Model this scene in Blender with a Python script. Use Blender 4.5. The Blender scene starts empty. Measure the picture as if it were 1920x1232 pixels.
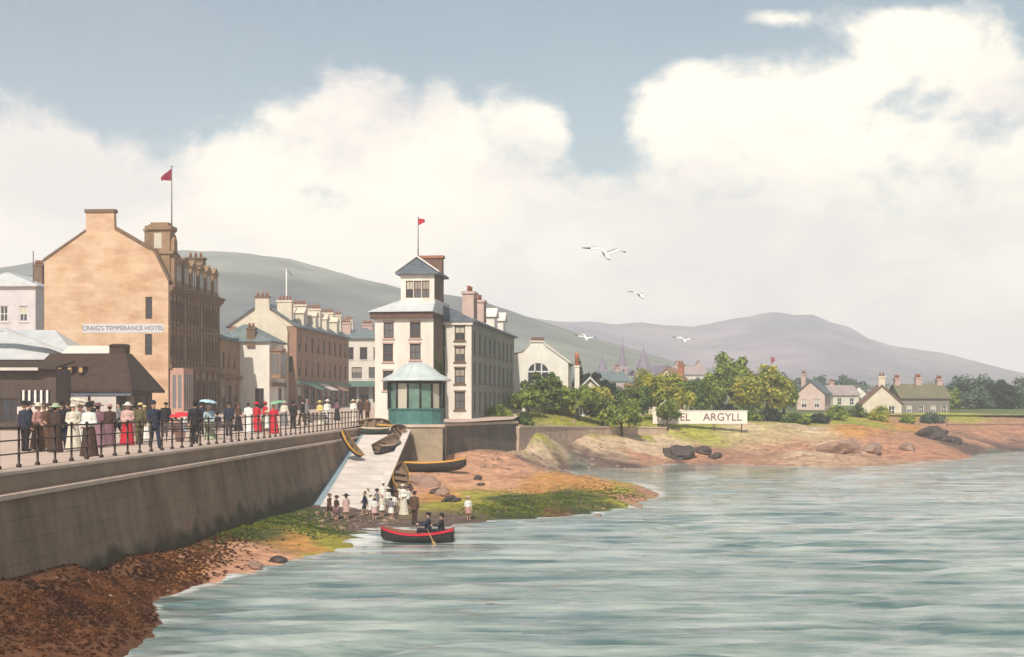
import bpy, bmesh, math, random
import numpy as np
from mathutils import Vector, Matrix
R = math.radians
random.seed(7)
C = bpy.context.scene.collection
scn = bpy.context.scene

# ------------------------------------------------------------------ camera, world, sun, exposure
CAM_Z, F = 5.75, 2400.0
cam = bpy.data.objects.new('camera', bpy.data.cameras.new('camera'))
C.objects.link(cam)
cam.location = (0, 0, CAM_Z)
cam.rotation_euler = (R(90), 0, 0)
cam.data.sensor_width = 36
cam.data.lens = 36 * F / 1920
cam.data.shift_y = 139 / 1920
cam.data.clip_end = 20000
scn.camera = cam

SUN_AZ, SUN_EL = math.atan2(-0.20, -0.98), R(44)      # sun behind the viewer's left shoulder
wd = bpy.data.worlds.new('World')
scn.world = wd
wd.use_nodes = True
wd.cycles.sampling_method = 'AUTOMATIC'
def build_world():
    nt = wd.node_tree
    N, L = nt.nodes, nt.links
    N.clear()
    def math_(op, a, b=None, c=None, clamp=False):
        n = N.new('ShaderNodeMath'); n.operation = op; n.use_clamp = clamp
        for i, v in enumerate((a, b, c)):
            if v is None: continue
            if isinstance(v, (int, float)): n.inputs[i].default_value = v
            else: L.new(v, n.inputs[i])
        return n.outputs[0]
    tc = N.new('ShaderNodeTexCoord')
    sep = N.new('ShaderNodeSeparateXYZ'); L.new(tc.outputs['Generated'], sep.inputs[0])
    az = math_('ARCTAN2', sep.outputs[0], sep.outputs[1])
    el = math_('ARCSINE', sep.outputs[2])
    def noise(scale, detail, rough=.55, stretch=1.6, off=0):
        mp = N.new('ShaderNodeMapping'); mp.inputs['Scale'].default_value = (1, 1, stretch)
        mp.inputs['Location'].default_value = (off, off * .7, off * .3)
        L.new(tc.outputs['Generated'], mp.inputs[0])
        n = N.new('ShaderNodeTexNoise'); n.inputs['Scale'].default_value = scale
        n.inputs['Detail'].default_value = detail; n.inputs['Roughness'].default_value = rough
        n.inputs['Distortion'].default_value = .25
        L.new(mp.outputs[0], n.inputs['Vector'])
        return n.outputs['Fac']
    n1 = noise(7.5, 7, .6, 1.5, 3.1)
    n2 = noise(22, 5, .6, 1.3, 1.7)
    # base: clouds heaped low over the land, thinning upwards
    elp = math_('MULTIPLY', el, 1.0)
    base = math_('MULTIPLY_ADD', elp, -8.2, 2.15)
    f = base
    def blob(px, py, rx, ry, amp):
        nonlocal f
        a0, e0 = math.atan((px - 960) / F), math.atan((755 - py) / F)
        da = math_('MULTIPLY', math_('SUBTRACT', az, a0), F / rx)
        de = math_('MULTIPLY', math_('SUBTRACT', el, e0), F / ry)
        r2 = math_('ADD', math_('MULTIPLY', da, da), math_('MULTIPLY', de, de))
        g = math_('EXPONENT', math_('MULTIPLY', r2, -1.0))
        f = math_('MULTIPLY_ADD', g, amp, f)
    for b in [(720, 190, 170, 70, .62), (990, 225, 75, 55, .5), (1270, 170, 80, 60, .85), (1390, 235, 150, 80, .55),
              (1580, 190, 110, 60, .45), (1740, 170, 170, 110, .75), (1450, 50, 95, 22, .75), (1680, 70, 110, 38, .8),
              (560, 215, 120, 45, .3), (1850, 140, 90, 110, .4), (870, 260, 120, 60, .35),
              (1115, 235, 48, 75, -1.15), (250, 190, 320, 90, -.55), (1000, 110, 260, 50, -.45), (1660, 215, 60, 30, -.35),
              (1330, 75, 160, 28, -.4), (60, 330, 160, 60, .25), (640, 300, 100, 55, .55), (870, 350, 110, 55, .6)]:
        blob(*b)
    f = math_('MULTIPLY_ADD', math_('SUBTRACT', n1, .5), 2.1, f)
    f = math_('MULTIPLY_ADD', math_('SUBTRACT', n2, .5), 1.15, f)
    mr = N.new('ShaderNodeMapRange'); mr.interpolation_type = 'SMOOTHSTEP'
    L.new(f, mr.inputs[0])
    mr.inputs[1].default_value = .22; mr.inputs[2].default_value = .86
    mr.inputs[3].default_value = .07; mr.inputs[4].default_value = 1.0
    sky = N.new('ShaderNodeTexSky'); sky.sky_type = 'NISHITA'; sky.sun_disc = False
    sky.sun_elevation = SUN_EL; sky.sun_rotation = SUN_AZ
    sky.air_density = 1.0; sky.dust_density = 1.2; sky.ozone_density = .15
    bg = N.new('ShaderNodeBackground'); bg.inputs[1].default_value = .092
    tint = N.new('ShaderNodeMix'); tint.data_type = 'RGBA'; tint.blend_type = 'MULTIPLY'; tint.inputs[0].default_value = 1
    L.new(sky.outputs[0], tint.inputs[6]); tint.inputs[7].default_value = (.93, 1.02, .93, 1)   # tint that turns the sky slightly greener
    L.new(tint.outputs[2], bg.inputs[0])
    # clouds: cream where the sun strikes, lilac grey in their own folds
    n3 = noise(5.0, 5, .55, 1.8, 6.3)
    ramp = N.new('ShaderNodeMapRange'); L.new(n3, ramp.inputs[0]); ramp.interpolation_type = 'SMOOTHSTEP'
    ramp.inputs[1].default_value = .36; ramp.inputs[2].default_value = .62
    mix = N.new('ShaderNodeMix'); mix.data_type = 'RGBA'
    L.new(ramp.outputs[0], mix.inputs[0])
    mix.inputs[6].default_value = (.63, .585, .555, 1)
    mix.inputs[7].default_value = (.86, .80, .68, 1)
    cb = N.new('ShaderNodeBackground'); cb.inputs[1].default_value = 1.3
    L.new(mix.outputs[2], cb.inputs[0])
    ms = N.new('ShaderNodeMixShader')
    L.new(mr.outputs[0], ms.inputs[0]); L.new(bg.outputs[0], ms.inputs[1]); L.new(cb.outputs[0], ms.inputs[2])
    out = N.new('ShaderNodeOutputWorld'); L.new(ms.outputs[0], out.inputs[0])
build_world()

sun = bpy.data.objects.new('sun', bpy.data.lights.new('sun', 'SUN'))
C.objects.link(sun)
sun.data.energy = 4.4
sun.data.angle = R(.6)
sun.data.color = (1, .93, .82)
sd = Vector((math.sin(SUN_AZ) * math.cos(SUN_EL), math.cos(SUN_AZ) * math.cos(SUN_EL), math.sin(SUN_EL)))
sun.rotation_euler = sd.to_track_quat('Z', 'Y').to_euler()
scn.view_settings.view_transform = 'Standard'
scn.view_settings.look = 'None'
scn.view_settings.exposure = .2
scn.view_settings.gamma = 1
scn.cycles.max_bounces = 6
scn.cycles.volume_bounces = 2

# ------------------------------------------------------------------ helpers
def Xp(px, D): return (px - 960) * D / F
def Zp(py, D): return CAM_Z - (py - 755) * D / F
def Dz(py, z): return (CAM_Z - z) * F / (py - 755)
def P(px, py, D): return Vector((Xp(px, D), D, Zp(py, D)))
def PG(px, py, z):
    D = Dz(py, z); return Vector((Xp(px, D), D, z))

_rs = np.random.RandomState(5)
_lat = _rs.rand(256, 256)
def vnoise(x, y):
    x = np.asarray(x, float); y = np.asarray(y, float)
    xi = np.floor(x).astype(int); yi = np.floor(y).astype(int)
    fx = x - xi; fy = y - yi
    fx = fx * fx * (3 - 2 * fx); fy = fy * fy * (3 - 2 * fy)
    a = _lat[xi % 256, yi % 256]; b = _lat[(xi + 1) % 256, yi % 256]
    c = _lat[xi % 256, (yi + 1) % 256]; d = _lat[(xi + 1) % 256, (yi + 1) % 256]
    return (a * (1 - fx) + b * fx) * (1 - fy) + (c * (1 - fx) + d * fx) * fy
def fbm(x, y, o=4):
    s = 0; a = .5
    for i in range(o):
        s = s + a * (vnoise(x * 2 ** i + 17.3 * i, y * 2 ** i + 9.1 * i) - .5); a *= .5
    return s

MATS = {}
def mat(name, c1, c2=None, scale=3.0, rough=.8, bump=.0, bscale=None, bricks=None, courses=None, attr=None, spec=.3, metal=0, trans=0, detail=5, streak=None, stain=None):
    """procedural surface: two colours through noise, optional block joints, slate courses, bump"""
    if name in MATS: return MATS[name]
    m = bpy.data.materials.new(name); m.use_nodes = True
    nt = m.node_tree; N, L = nt.nodes, nt.links
    b = N['Principled BSDF']
    b.inputs['Roughness'].default_value = rough
    b.inputs['Specular IOR Level'].default_value = spec
    b.inputs['Metallic'].default_value = metal
    tc = N.new('ShaderNodeTexCoord')
    c2 = c2 or tuple(v * .78 for v in c1)
    nz = N.new('ShaderNodeTexNoise'); nz.inputs['Scale'].default_value = scale
    nz.inputs['Detail'].default_value = detail; nz.inputs['Roughness'].default_value = .6
    src = tc.outputs['Object']
    if streak:
        mp = N.new('ShaderNodeMapping'); mp.inputs['Scale'].default_value = streak
        L.new(src, mp.inputs[0]); L.new(mp.outputs[0], nz.inputs['Vector'])
    else: L.new(src, nz.inputs['Vector'])
    mr = N.new('ShaderNodeMapRange'); L.new(nz.outputs['Fac'], mr.inputs[0])
    mr.inputs[1].default_value = .3; mr.inputs[2].default_value = .7
    mx = N.new('ShaderNodeMix'); mx.data_type = 'RGBA'
    L.new(mr.outputs[0], mx.inputs[0])
    mx.inputs[6].default_value = (*c2, 1); mx.inputs[7].default_value = (*c1, 1)
    col = mx.outputs[2]
    if stain:
        sn = N.new('ShaderNodeTexNoise'); sn.inputs['Scale'].default_value = stain[0]; sn.inputs['Detail'].default_value = 8; sn.inputs['Roughness'].default_value = .68
        if len(stain) > 3:
            smp = N.new('ShaderNodeMapping'); smp.inputs['Scale'].default_value = stain[3]; L.new(src, smp.inputs[0]); L.new(smp.outputs[0], sn.inputs['Vector'])
        else: L.new(src, sn.inputs['Vector'])
        sr = N.new('ShaderNodeMapRange'); L.new(sn.outputs['Fac'], sr.inputs[0]); sr.inputs[1].default_value = .42; sr.inputs[2].default_value = .68; sr.inputs[3].default_value = 0; sr.inputs[4].default_value = stain[1]
        sm = N.new('ShaderNodeMix'); sm.data_type = 'RGBA'; L.new(sr.outputs[0], sm.inputs[0]); L.new(col, sm.inputs[6]); sm.inputs[7].default_value = (*stain[2], 1); col = sm.outputs[2]
    if attr:
        at = N.new('ShaderNodeAttribute'); at.attribute_name = attr
        m2 = N.new('ShaderNodeMix'); m2.data_type = 'RGBA'; m2.blend_type = 'MULTIPLY'
        m2.inputs[0].default_value = 1
        L.new(at.outputs['Color'], m2.inputs[6]); L.new(col, m2.inputs[7]); col = m2.outputs[2]
    if bricks:
        sp = N.new('ShaderNodeSeparateXYZ'); L.new(src, sp.inputs[0])
        ad = N.new('ShaderNodeMath'); ad.operation = 'ADD'
        L.new(sp.outputs[0], ad.inputs[0]); L.new(sp.outputs[1], ad.inputs[1])
        cb = N.new('ShaderNodeCombineXYZ'); L.new(ad.outputs[0], cb.inputs[0]); L.new(sp.outputs[2], cb.inputs[1])
        bt = N.new('ShaderNodeTexBrick'); L.new(cb.outputs[0], bt.inputs['Vector'])
        bt.inputs['Scale'].default_value = 1
        bt.inputs['Brick Width'].default_value = bricks[0]; bt.inputs['Row Height'].default_value = bricks[1]
        bt.inputs['Mortar Size'].default_value = bricks[2]; bt.inputs['Mortar Smooth'].default_value = .3
        bt.inputs['Color1'].default_value = (1, 1, 1, 1); bt.inputs['Color2'].default_value = (.86, .86, .86, 1)
        bt.inputs['Mortar'].default_value = (.70, .70, .70, 1)
        m2 = N.new('ShaderNodeMix'); m2.data_type = 'RGBA'; m2.blend_type = 'MULTIPLY'; m2.inputs[0].default_value = .8
        L.new(col, m2.inputs[6]); L.new(bt.outputs['Color'], m2.inputs[7]); col = m2.outputs[2]
    if courses:
        sp = N.new('ShaderNodeSeparateXYZ'); L.new(src, sp.inputs[0])
        ad = N.new('ShaderNodeMath'); ad.operation = 'ADD'
        L.new(sp.outputs[0], ad.inputs[0]); L.new(sp.outputs[1], ad.inputs[1])
        cb = N.new('ShaderNodeCombineXYZ'); L.new(ad.outputs[0], cb.inputs[0]); L.new(sp.outputs[2], cb.inputs[1])
        bt = N.new('ShaderNodeTexBrick'); L.new(cb.outputs[0], bt.inputs['Vector'])
        bt.inputs['Scale'].default_value = 1
        bt.inputs['Brick Width'].default_value = courses * 1.6; bt.inputs['Row Height'].default_value = courses
        bt.inputs['Mortar Size'].default_value = courses * .07
        bt.inputs['Color1'].default_value = (1, 1, 1, 1); bt.inputs['Color2'].default_value = (.72, .74, .76, 1)
        bt.inputs['Mortar'].default_value = (.5, .5, .5, 1)
        m2 = N.new('ShaderNodeMix'); m2.data_type = 'RGBA'; m2.blend_type = 'MULTIPLY'; m2.inputs[0].default_value = .8
        L.new(col, m2.inputs[6]); L.new(bt.outputs['Color'], m2.inputs[7]); col = m2.outputs[2]
    L.new(col, b.inputs['Base Color'])
    if bump:
        bn = N.new('ShaderNodeTexNoise'); bn.inputs['Scale'].default_value = bscale or scale * 6
        bn.inputs['Detail'].default_value = 6
        L.new(src, bn.inputs['Vector'])
        bp = N.new('ShaderNodeBump'); bp.inputs['Strength'].default_value = bump; bp.inputs['Distance'].default_value = .05
        L.new(bn.outputs['Fac'], bp.inputs['Height']); L.new(bp.outputs[0], b.inputs['Normal'])
    if trans: b.inputs['Transmission Weight'].default_value = trans
    MATS[name] = m
    return m

class MB:
    """collects shapes into one bmesh"""
    def __init__(s): s.bm = bmesh.new(); s.mi = 0
    def face(s, pts):
        vs = [s.bm.verts.new(p) for p in pts]
        try:
            f = s.bm.faces.new(vs); f.material_index = s.mi; return f
        except ValueError: return None
    def box(s, x0, x1, y0, y1, z0, z1, M=None):
        ps = [Vector((x, y, z)) for z in (z0, z1) for y in (y0, y1) for x in (x0, x1)]
        if M: ps = [M @ p for p in ps]
        v = [s.bm.verts.new(p) for p in ps]
        for q in ((0, 2, 3, 1), (4, 5, 7, 6), (0, 1, 5, 4), (2, 6, 7, 3), (0, 4, 6, 2), (1, 3, 7, 5)):
            f = s.bm.faces.new([v[i] for i in q]); f.material_index = s.mi
        return s
    def prism(s, pts, vec):
        pts = [Vector(p) for p in pts]; vec = Vector(vec)
        a = [s.bm.verts.new(p) for p in pts]; b = [s.bm.verts.new(p + vec) for p in pts]
        n = len(pts); fs = [s.bm.faces.new(a), s.bm.faces.new(b[::-1])]
        for i in range(n): fs.append(s.bm.faces.new((a[i], b[i], b[(i + 1) % n], a[(i + 1) % n])))
        for f in fs: f.material_index = s.mi
        bmesh.ops.recalc_face_normals(s.bm, faces=fs)
        return s
    def tube(s, pts, rs, seg=8, cap=True):
        pts = [Vector(p) for p in pts]
        if isinstance(rs, (int, float)): rs = [rs] * len(pts)
        rings = []; up = None
        for i, p in enumerate(pts):
            t = (pts[min(i + 1, len(pts) - 1)] - pts[max(i - 1, 0)]).normalized()
            if up is None: up = Vector((0, 0, 1)) if abs(t.z) < .9 else Vector((1, 0, 0))
            u = t.cross(up).normalized(); w = u.cross(t).normalized(); up = w
            rings.append([s.bm.verts.new(p + (u * math.cos(k * 2 * math.pi / seg) + w * math.sin(k * 2 * math.pi / seg)) * rs[i]) for k in range(seg)])
        fs = []
        for a, b in zip(rings, rings[1:]):
            for k in range(seg):
                f = s.bm.faces.new((a[k], a[(k + 1) % seg], b[(k + 1) % seg], b[k])); f.material_index = s.mi; f.smooth = True; fs.append(f)
        if cap:
            for r in (rings[0], rings[-1]):
                f = s.bm.faces.new(r); f.material_index = s.mi; fs.append(f)
        bmesh.ops.recalc_face_normals(s.bm, faces=fs)
        return s
    def lathe(s, prof, seg=24, c=(0, 0, 0), sy=1.0, wave=None, smooth=True, cap=True):
        c = Vector(c); rings = []
        for k, (r, z) in enumerate(prof):
            ring = []
            for i in range(seg):
                a = i * 2 * math.pi / seg
                rr = r * (1 + (wave(a, z) if wave else 0))
                ring.append(s.bm.verts.new(c + Vector((rr * math.cos(a), rr * sy * math.sin(a), z))))
            rings.append(ring)
        fs = []
        for a, b in zip(rings, rings[1:]):
            for k in range(seg):
                f = s.bm.faces.new((a[k], a[(k + 1) % seg], b[(k + 1) % seg], b[k])); f.material_index = s.mi; f.smooth = smooth; fs.append(f)
        if cap:
            for r in (rings[0][::-1], rings[-1]):
                f = s.bm.faces.new(r); f.material_index = s.mi; fs.append(f)
        bmesh.ops.recalc_face_normals(s.bm, faces=fs)
        return s
    def ell(s, c, r, seg=12, M=None):
        mm = Matrix.Translation(Vector(c)) @ (M or Matrix()) @ Matrix.Diagonal((*r, 1))
        g = bmesh.ops.create_uvsphere(s.bm, u_segments=seg, v_segments=max(6, seg * 2 // 3), radius=1, matrix=mm)
        for v in g['verts']:
            for f in v.link_faces: f.material_index = s.mi; f.smooth = True
        return s
    def cap(s, p0, p1, r0, r1, seg=10):
        p0, p1 = Vector(p0), Vector(p1)
        s.tube([p0, p1], [r0, r1], seg); s.ell(p0, (r0,) * 3, seg); s.ell(p1, (r1,) * 3, seg)
        return s
    def mesh(s, name, mats):
        me = bpy.data.meshes.new(name)
        s.bm.to_mesh(me); s.bm.free()
        for m in (mats if isinstance(mats, (list, tuple)) else [mats]): me.materials.append(m)
        return me
    def build(s, name, mats, parent=None, loc=None, rot=None):
        return put(name, s.mesh(name, mats), parent, loc, rot)

def put(name, me, parent=None, loc=None, rot=None):
    o = bpy.data.objects.new(name, me); C.objects.link(o)
    if parent: o.parent = parent
    if loc is not None: o.location = loc
    if rot is not None: o.rotation_euler = rot
    return o
def tag(o, label=None, cat=None, group=None, kind=None):
    if label: o['label'] = label
    if cat: o['category'] = cat
    if group: o['group'] = group
    if kind: o['kind'] = kind
    return o
def empty(name, loc, rz=0, label=None, cat=None, group=None):
    o = bpy.data.objects.new(name, None); C.objects.link(o)
    o.location = loc; o.rotation_euler = (0, 0, rz); o.empty_display_size = .2
    return tag(o, label, cat, group)
def apply_mods(o):
    dg = bpy.context.evaluated_depsgraph_get()
    me = bpy.data.meshes.new_from_object(o.evaluated_get(dg))
    old = o.data; o.modifiers.clear(); o.data = me
    return me
def grid_mesh(name, X, Y, Z, m, smooth=True, keep=None):
    ny, nx = X.shape
    v = np.stack([X, Y, Z], -1).reshape(-1, 3)
    idx = np.arange(nx * ny).reshape(ny, nx)
    q = np.stack([idx[:-1, :-1], idx[:-1, 1:], idx[1:, 1:], idx[1:, :-1]], -1).reshape(-1, 4)
    if keep is not None: q = q[keep.reshape(-1)]
    me = bpy.data.meshes.new(name)
    me.vertices.add(len(v)); me.vertices.foreach_set('co', v.astype(np.float32).ravel())
    me.loops.add(q.size); me.loops.foreach_set('vertex_index', q.astype(np.int32).ravel())
    me.polygons.add(len(q)); me.polygons.foreach_set('loop_start', np.arange(0, q.size, 4, dtype=np.int32))
    me.polygons.foreach_set('loop_total', np.full(len(q), 4, np.int32))
    me.polygons.foreach_set('use_smooth', np.full(len(q), smooth))
    me.update(calc_edges=True); me.validate()
    me.materials.append(m)
    return me
def quads_mesh(name, V, m, mi=None):
    """V: n x 4 x 3 loose quads"""
    n = len(V); me = bpy.data.meshes.new(name)
    me.vertices.add(n * 4); me.vertices.foreach_set('co', np.asarray(V, np.float32).ravel())
    me.loops.add(n * 4); me.loops.foreach_set('vertex_index', np.arange(n * 4, dtype=np.int32))
    me.polygons.add(n); me.polygons.foreach_set('loop_start', np.arange(0, n * 4, 4, dtype=np.int32))
    me.polygons.foreach_set('loop_total', np.full(n, 4, np.int32))
    if mi is not None: me.polygons.foreach_set('material_index', np.asarray(mi, np.int32))
    me.update(calc_edges=True)
    for k in (m if isinstance(m, list) else [m]): me.materials.append(k)
    return me
def text_mesh(s, size, m, depth=.012):
    cu = bpy.data.curves.new('lettering', 'FONT'); cu.body = s; cu.size = size
    cu.align_x = 'CENTER'; cu.align_y = 'CENTER'; cu.extrude = depth
    o = bpy.data.objects.new('lettering', cu); C.objects.link(o)
    dg = bpy.context.evaluated_depsgraph_get()
    me = bpy.data.meshes.new_from_object(o.evaluated_get(dg))
    bpy.data.objects.remove(o); me.materials.clear(); me.materials.append(m)
    return me
# ------------------------------------------------------------------ the lie of the land
ZP = 4.0                                             # esplanade above the sea
PATH = [(-14.45, -6.0), (-10.5, 93.3)]               # seaward edge of the esplanade
def edge_x(y): return -12.88 + (y - 33.6) * (2.38 / 59.7)
def road_z(y): return ZP + max(0.0, y - 76) * .0125

PAL = np.array([(.16, .066, .030), (.05, .075, .02), (.36, .33, .05), (.64, .35, .22), (.15, .10, .085),
                (.66, .51, .35), (.50, .26, .17), (.36, .37, .05), (.11, .13, .11), (.58, .29, .09)])
CP = []                                              # X, Y, Z, palette
def cp(px, py, z, k): p = PG(px, py, z); CP.append((p.x, p.y, z, k))
def cx(x, y, z, k): CP.append((x, y, z, k))
# foot of the quay wall and the weedy beach below it
for a in [(40, 1090, 1.3, 0), (150, 1062, 1.2, 0), (260, 1036, 1.0, 0), (370, 1004, .75, 0), (470, 978, .5, 1), (560, 958, .32, 1), (605, 942, .25, 4)]: cp(*a)
for a in [(265, 1190, 0, 0), (258, 1130, 0, 0), (364, 1095, 0, 0), (411, 1081, 0, 6), (470, 1066, 0, 3), (533, 1052, 0, 3), (600, 1036, 0, 2), (655, 1020, 0, 2),
          (640, 1000, .0, 1), (625, 987, 0, 4), (700, 984, 0, 4), (790, 990, 0, 4), (865, 978, 0, 4), (900, 974, 0, 1), (1000, 970, 0, 1), (1050, 968, 0, 0), (1130, 958, 0, 1),
          (1195, 940, 0, 6), (1228, 926, 0, 6), (1185, 906, 0, 2), (1120, 899, 0, 2), (1060, 889, 0, 4), (1130, 888, -.2, 8), (1075, 882, -.12, 8), (1180, 878, 0, 4), (1300, 869, 0, 4), (1400, 865, 0, 4), (1500, 862, 0, 6),
          (1650, 860, 0, 6), (1815, 858, 0, 6), (1838, 851, 0, 4), (1870, 846, 0, 4), (1920, 844, 0, 4), (1870, 856, -.35, 8), (1920, 855, -.4, 8), (1990, 854, -.4, 8), (2100, 844, 0, 4)]: cp(*a)
for a in [(120, 1150, .75, 0), (200, 1090, .55, 0), (300, 1065, .45, 9), (400, 1030, .38, 0), (480, 1010, .3, 1), (540, 985, .28, 1), (560, 1015, .14, 9), (590, 1000, .16, 2), (480, 1040, .12, 3), (640, 1008, .05, 2)]: cp(*a)
cx(-11.6, 24, 1.2, 0); cx(-9.6, 27, .1, 0); cx(-7.6, 26, -.7, 8); cx(-12, 15, 1.2, 0); cx(-9.4, 15, 0, 0); cx(-6, 15, -.8, 8)
# slip foot and the spit under the kiosk
for a in [(640, 960, .1, 4), (690, 960, .1, 4), (740, 955, .14, 4), (800, 950, .2, 2), (860, 950, .22, 2), (720, 930, .35, 4), (770, 905, .85, 3), (800, 920, .55, 3), (770, 868, 1.65, 3),
          (850, 862, 1.6, 3), (850, 900, .95, 3), (830, 930, .4, 9), (960, 880, 1.2, 3), (930, 900, .85, 3), (1050, 895, .85, 9), (1000, 912, .65, 9), (1130, 910, .5, 9), (1170, 920, .28, 2),
          (900, 945, .38, 2), (970, 935, .45, 1), (1060, 925, .42, 1), (1120, 932, .3, 1), (1000, 955, .2, 1), (1150, 940, .15, 2), (930, 925, .55, 2)]: cp(*a)
for a in [(900, 857, 1.75, 3), (950, 866, 1.3, 3), (1000, 868, .65, 4), (1040, 876, .18, 4), (1100, 868, .15, 4), (1060, 862, .5, 4), (960, 852, 1.7, 4)]: cp(*a)
# the far bank and the lawn on top of it
for a in [(1000, 804, 3.45, 7), (1100, 803, 3.2, 7), (1200, 803, 3.0, 7), (1300, 802, 3.0, 7), (1400, 801, 3.0, 5), (1500, 800, 3.0, 5), (1600, 801, 3.0, 9), (1700, 800, 2.8, 9), (1780, 803, 2.4, 6),
          (1000, 845, 1.7, 5), (1100, 838, 1.6, 5), (1200, 840, 1.3, 5), (1300, 840, 1.3, 3), (1400, 842, 1.2, 3), (1500, 842, 1.2, 5), (1600, 835, 1.4, 5), (1700, 838, 1.1, 6), (1770, 846, .6, 6),
          (1200, 856, .6, 6), (1300, 856, .55, 6), (1400, 854, .6, 6), (1500, 853, .55, 6), (1600, 850, .65, 6), (1120, 855, .9, 4), (1700, 851, .5, 6),
          (1050, 793, 3.75, 7), (1120, 792, 3.7, 7), (1200, 790, 3.7, 7), (1300, 792, 3.5, 7), (1400, 793, 3.45, 7), (1500, 793, 3.35, 7), (1600, 792, 3.3, 7),
          (1020, 783, 4.1, 7), (1150, 783, 4.0, 7), (1300, 784, 3.9, 7), (1850, 828, 1.2, 6), (1920, 826, 1.2, 6), (1850, 808, 2.2, 6), (1920, 806, 2.2, 6), (2100, 806, 2.2, 6)]: cp(*a)
for x in (-14, 0, 20, 40, 60, 80, 110): cx(x, 178, 4.2 if x < 70 else 3.6, 7)
for x in (-14, 0, 20, 40): cx(x, 165, 4.15, 7)
cx(-3, 112, 3.2, 5); cx(-14, 100, 2.0, 4); cx(-14, 125, 3.4, 5); cx(-14, 150, 3.9, 5)
for x, y, z in [(1.9, 110.9, 2.25), (4.4, 117.2, 2.2), (7.3, 123.6, 2.05), (10.2, 128.4, 2.0), (13.3, 133.2, 1.95), (16.4, 135.4, 1.9)]: cx(x, y, z, 5)      # foot of the garden wall
# the sea bed
for x, y, z in [(-5, 40, -.8), (-3, 48, -.7), (0, 55, -.8), (6, 60, -1), (12, 70, -1), (14, 85, -.9), (20, 100, -1), (40, 110, -1.1), (55, 120, -1.1), (75, 140, -1), (100, 150, -.9),
                (0, 30, -1.4), (20, 50, -1.6), (40, 80, -1.6), (80, 110, -1.6), (110, 120, -1.6), (-4, 55, -.35), (30, 22, -1.8), (110, 22, -1.8), (110, 70, -1.8)]: cx(x, y, z, 8)
CPA = np.array(CP)
def _tps():
    p = CPA[:, :2]; n = len(p)
    r = np.sqrt(((p[:, None] - p[None]) ** 2).sum(-1))
    K = np.where(r > 0, r * r * np.log(r + 1e-9), 0) + np.eye(n) * 3.0
    A = np.zeros((n + 3, n + 3)); A[:n, :n] = K; A[:n, n] = 1; A[:n, n + 1:] = p; A[n, :n] = 1; A[n + 1:, :n] = p.T
    return np.linalg.solve(A, np.concatenate([CPA[:, 2], np.zeros(3)]))
TW = _tps()
def height(x, y, rough=True):
    x = np.atleast_1d(np.asarray(x, float)); y = np.atleast_1d(np.asarray(y, float)); sh = x.shape
    q = np.stack([x.ravel(), y.ravel()], -1); out = np.empty(len(q))
    for i in range(0, len(q), 20000):
        d = q[i:i + 20000]
        r2 = ((d[:, None] - CPA[None, :, :2]) ** 2).sum(-1)
        out[i:i + 20000] = (.5 * r2 * np.log(r2 + 1e-12)) @ TW[:-3] + TW[-3] + d @ TW[-2:]
    h = out.reshape(sh)
    if rough:
        k = np.clip((h + .3) / .8, 0, 1) * np.where(h > 3.3, .35, 1)
        h = h + fbm(x * .55, y * .28, 5) * .42 * k + fbm(x * 2.3 + 40, y * 1.6, 3) * .12 * k
    return h
def hz(x, y): return float(height(x, y)[0])

def zone_col(x, y):
    wx = x + fbm(x * .35, y * .2, 4) * 5; wy = y + fbm(x * .3 + 50, y * .2 + 9, 4) * 9
    q = np.stack([wx.ravel(), wy.ravel()], -1); out = np.empty((len(q), 3))
    sc = np.array([1, .55])
    for i in range(0, len(q), 20000):
        d2 = (((q[i:i + 20000, None] - CPA[None, :, :2]) * sc) ** 2).sum(-1) + .15
        w = d2 ** -2.2; w /= w.sum(1, keepdims=True)
        out[i:i + 20000] = w @ PAL[CPA[:, 3].astype(int)]
    return out.reshape(*x.shape, 3)
def set_col(me, col):
    a = me.color_attributes.new('zone', 'FLOAT_COLOR', 'POINT')
    n = len(me.vertices); buf = np.ones((n, 4), np.float32); buf[:, :3] = col.reshape(-1, 3)
    a.data.foreach_set('color', buf.ravel())

M_shore = mat('shore earth', (1.3, 1.25, 1.2), (.55, .52, .5), 1.6, .9, .9, 7, attr='zone', detail=8, stain=(.35, .5, (.20, .125, .09), (1, 1.6, 5)))
gx, gy = np.meshgrid(np.concatenate([np.arange(-14.2, 24, .3), np.arange(24, 121, .9)]), np.concatenate([np.arange(8, 24, 1.0), np.arange(24, 110, .4), np.arange(110, 179.5, .7)]))
gz = height(gx, gy)
me = grid_mesh('shore', gx, gy, gz, M_shore)
set_col(me, zone_col(gx, gy))
o = tag(put('shore', me), 'weedy beach, sandy spit and rocky bank along the water', kind='structure')

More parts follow.
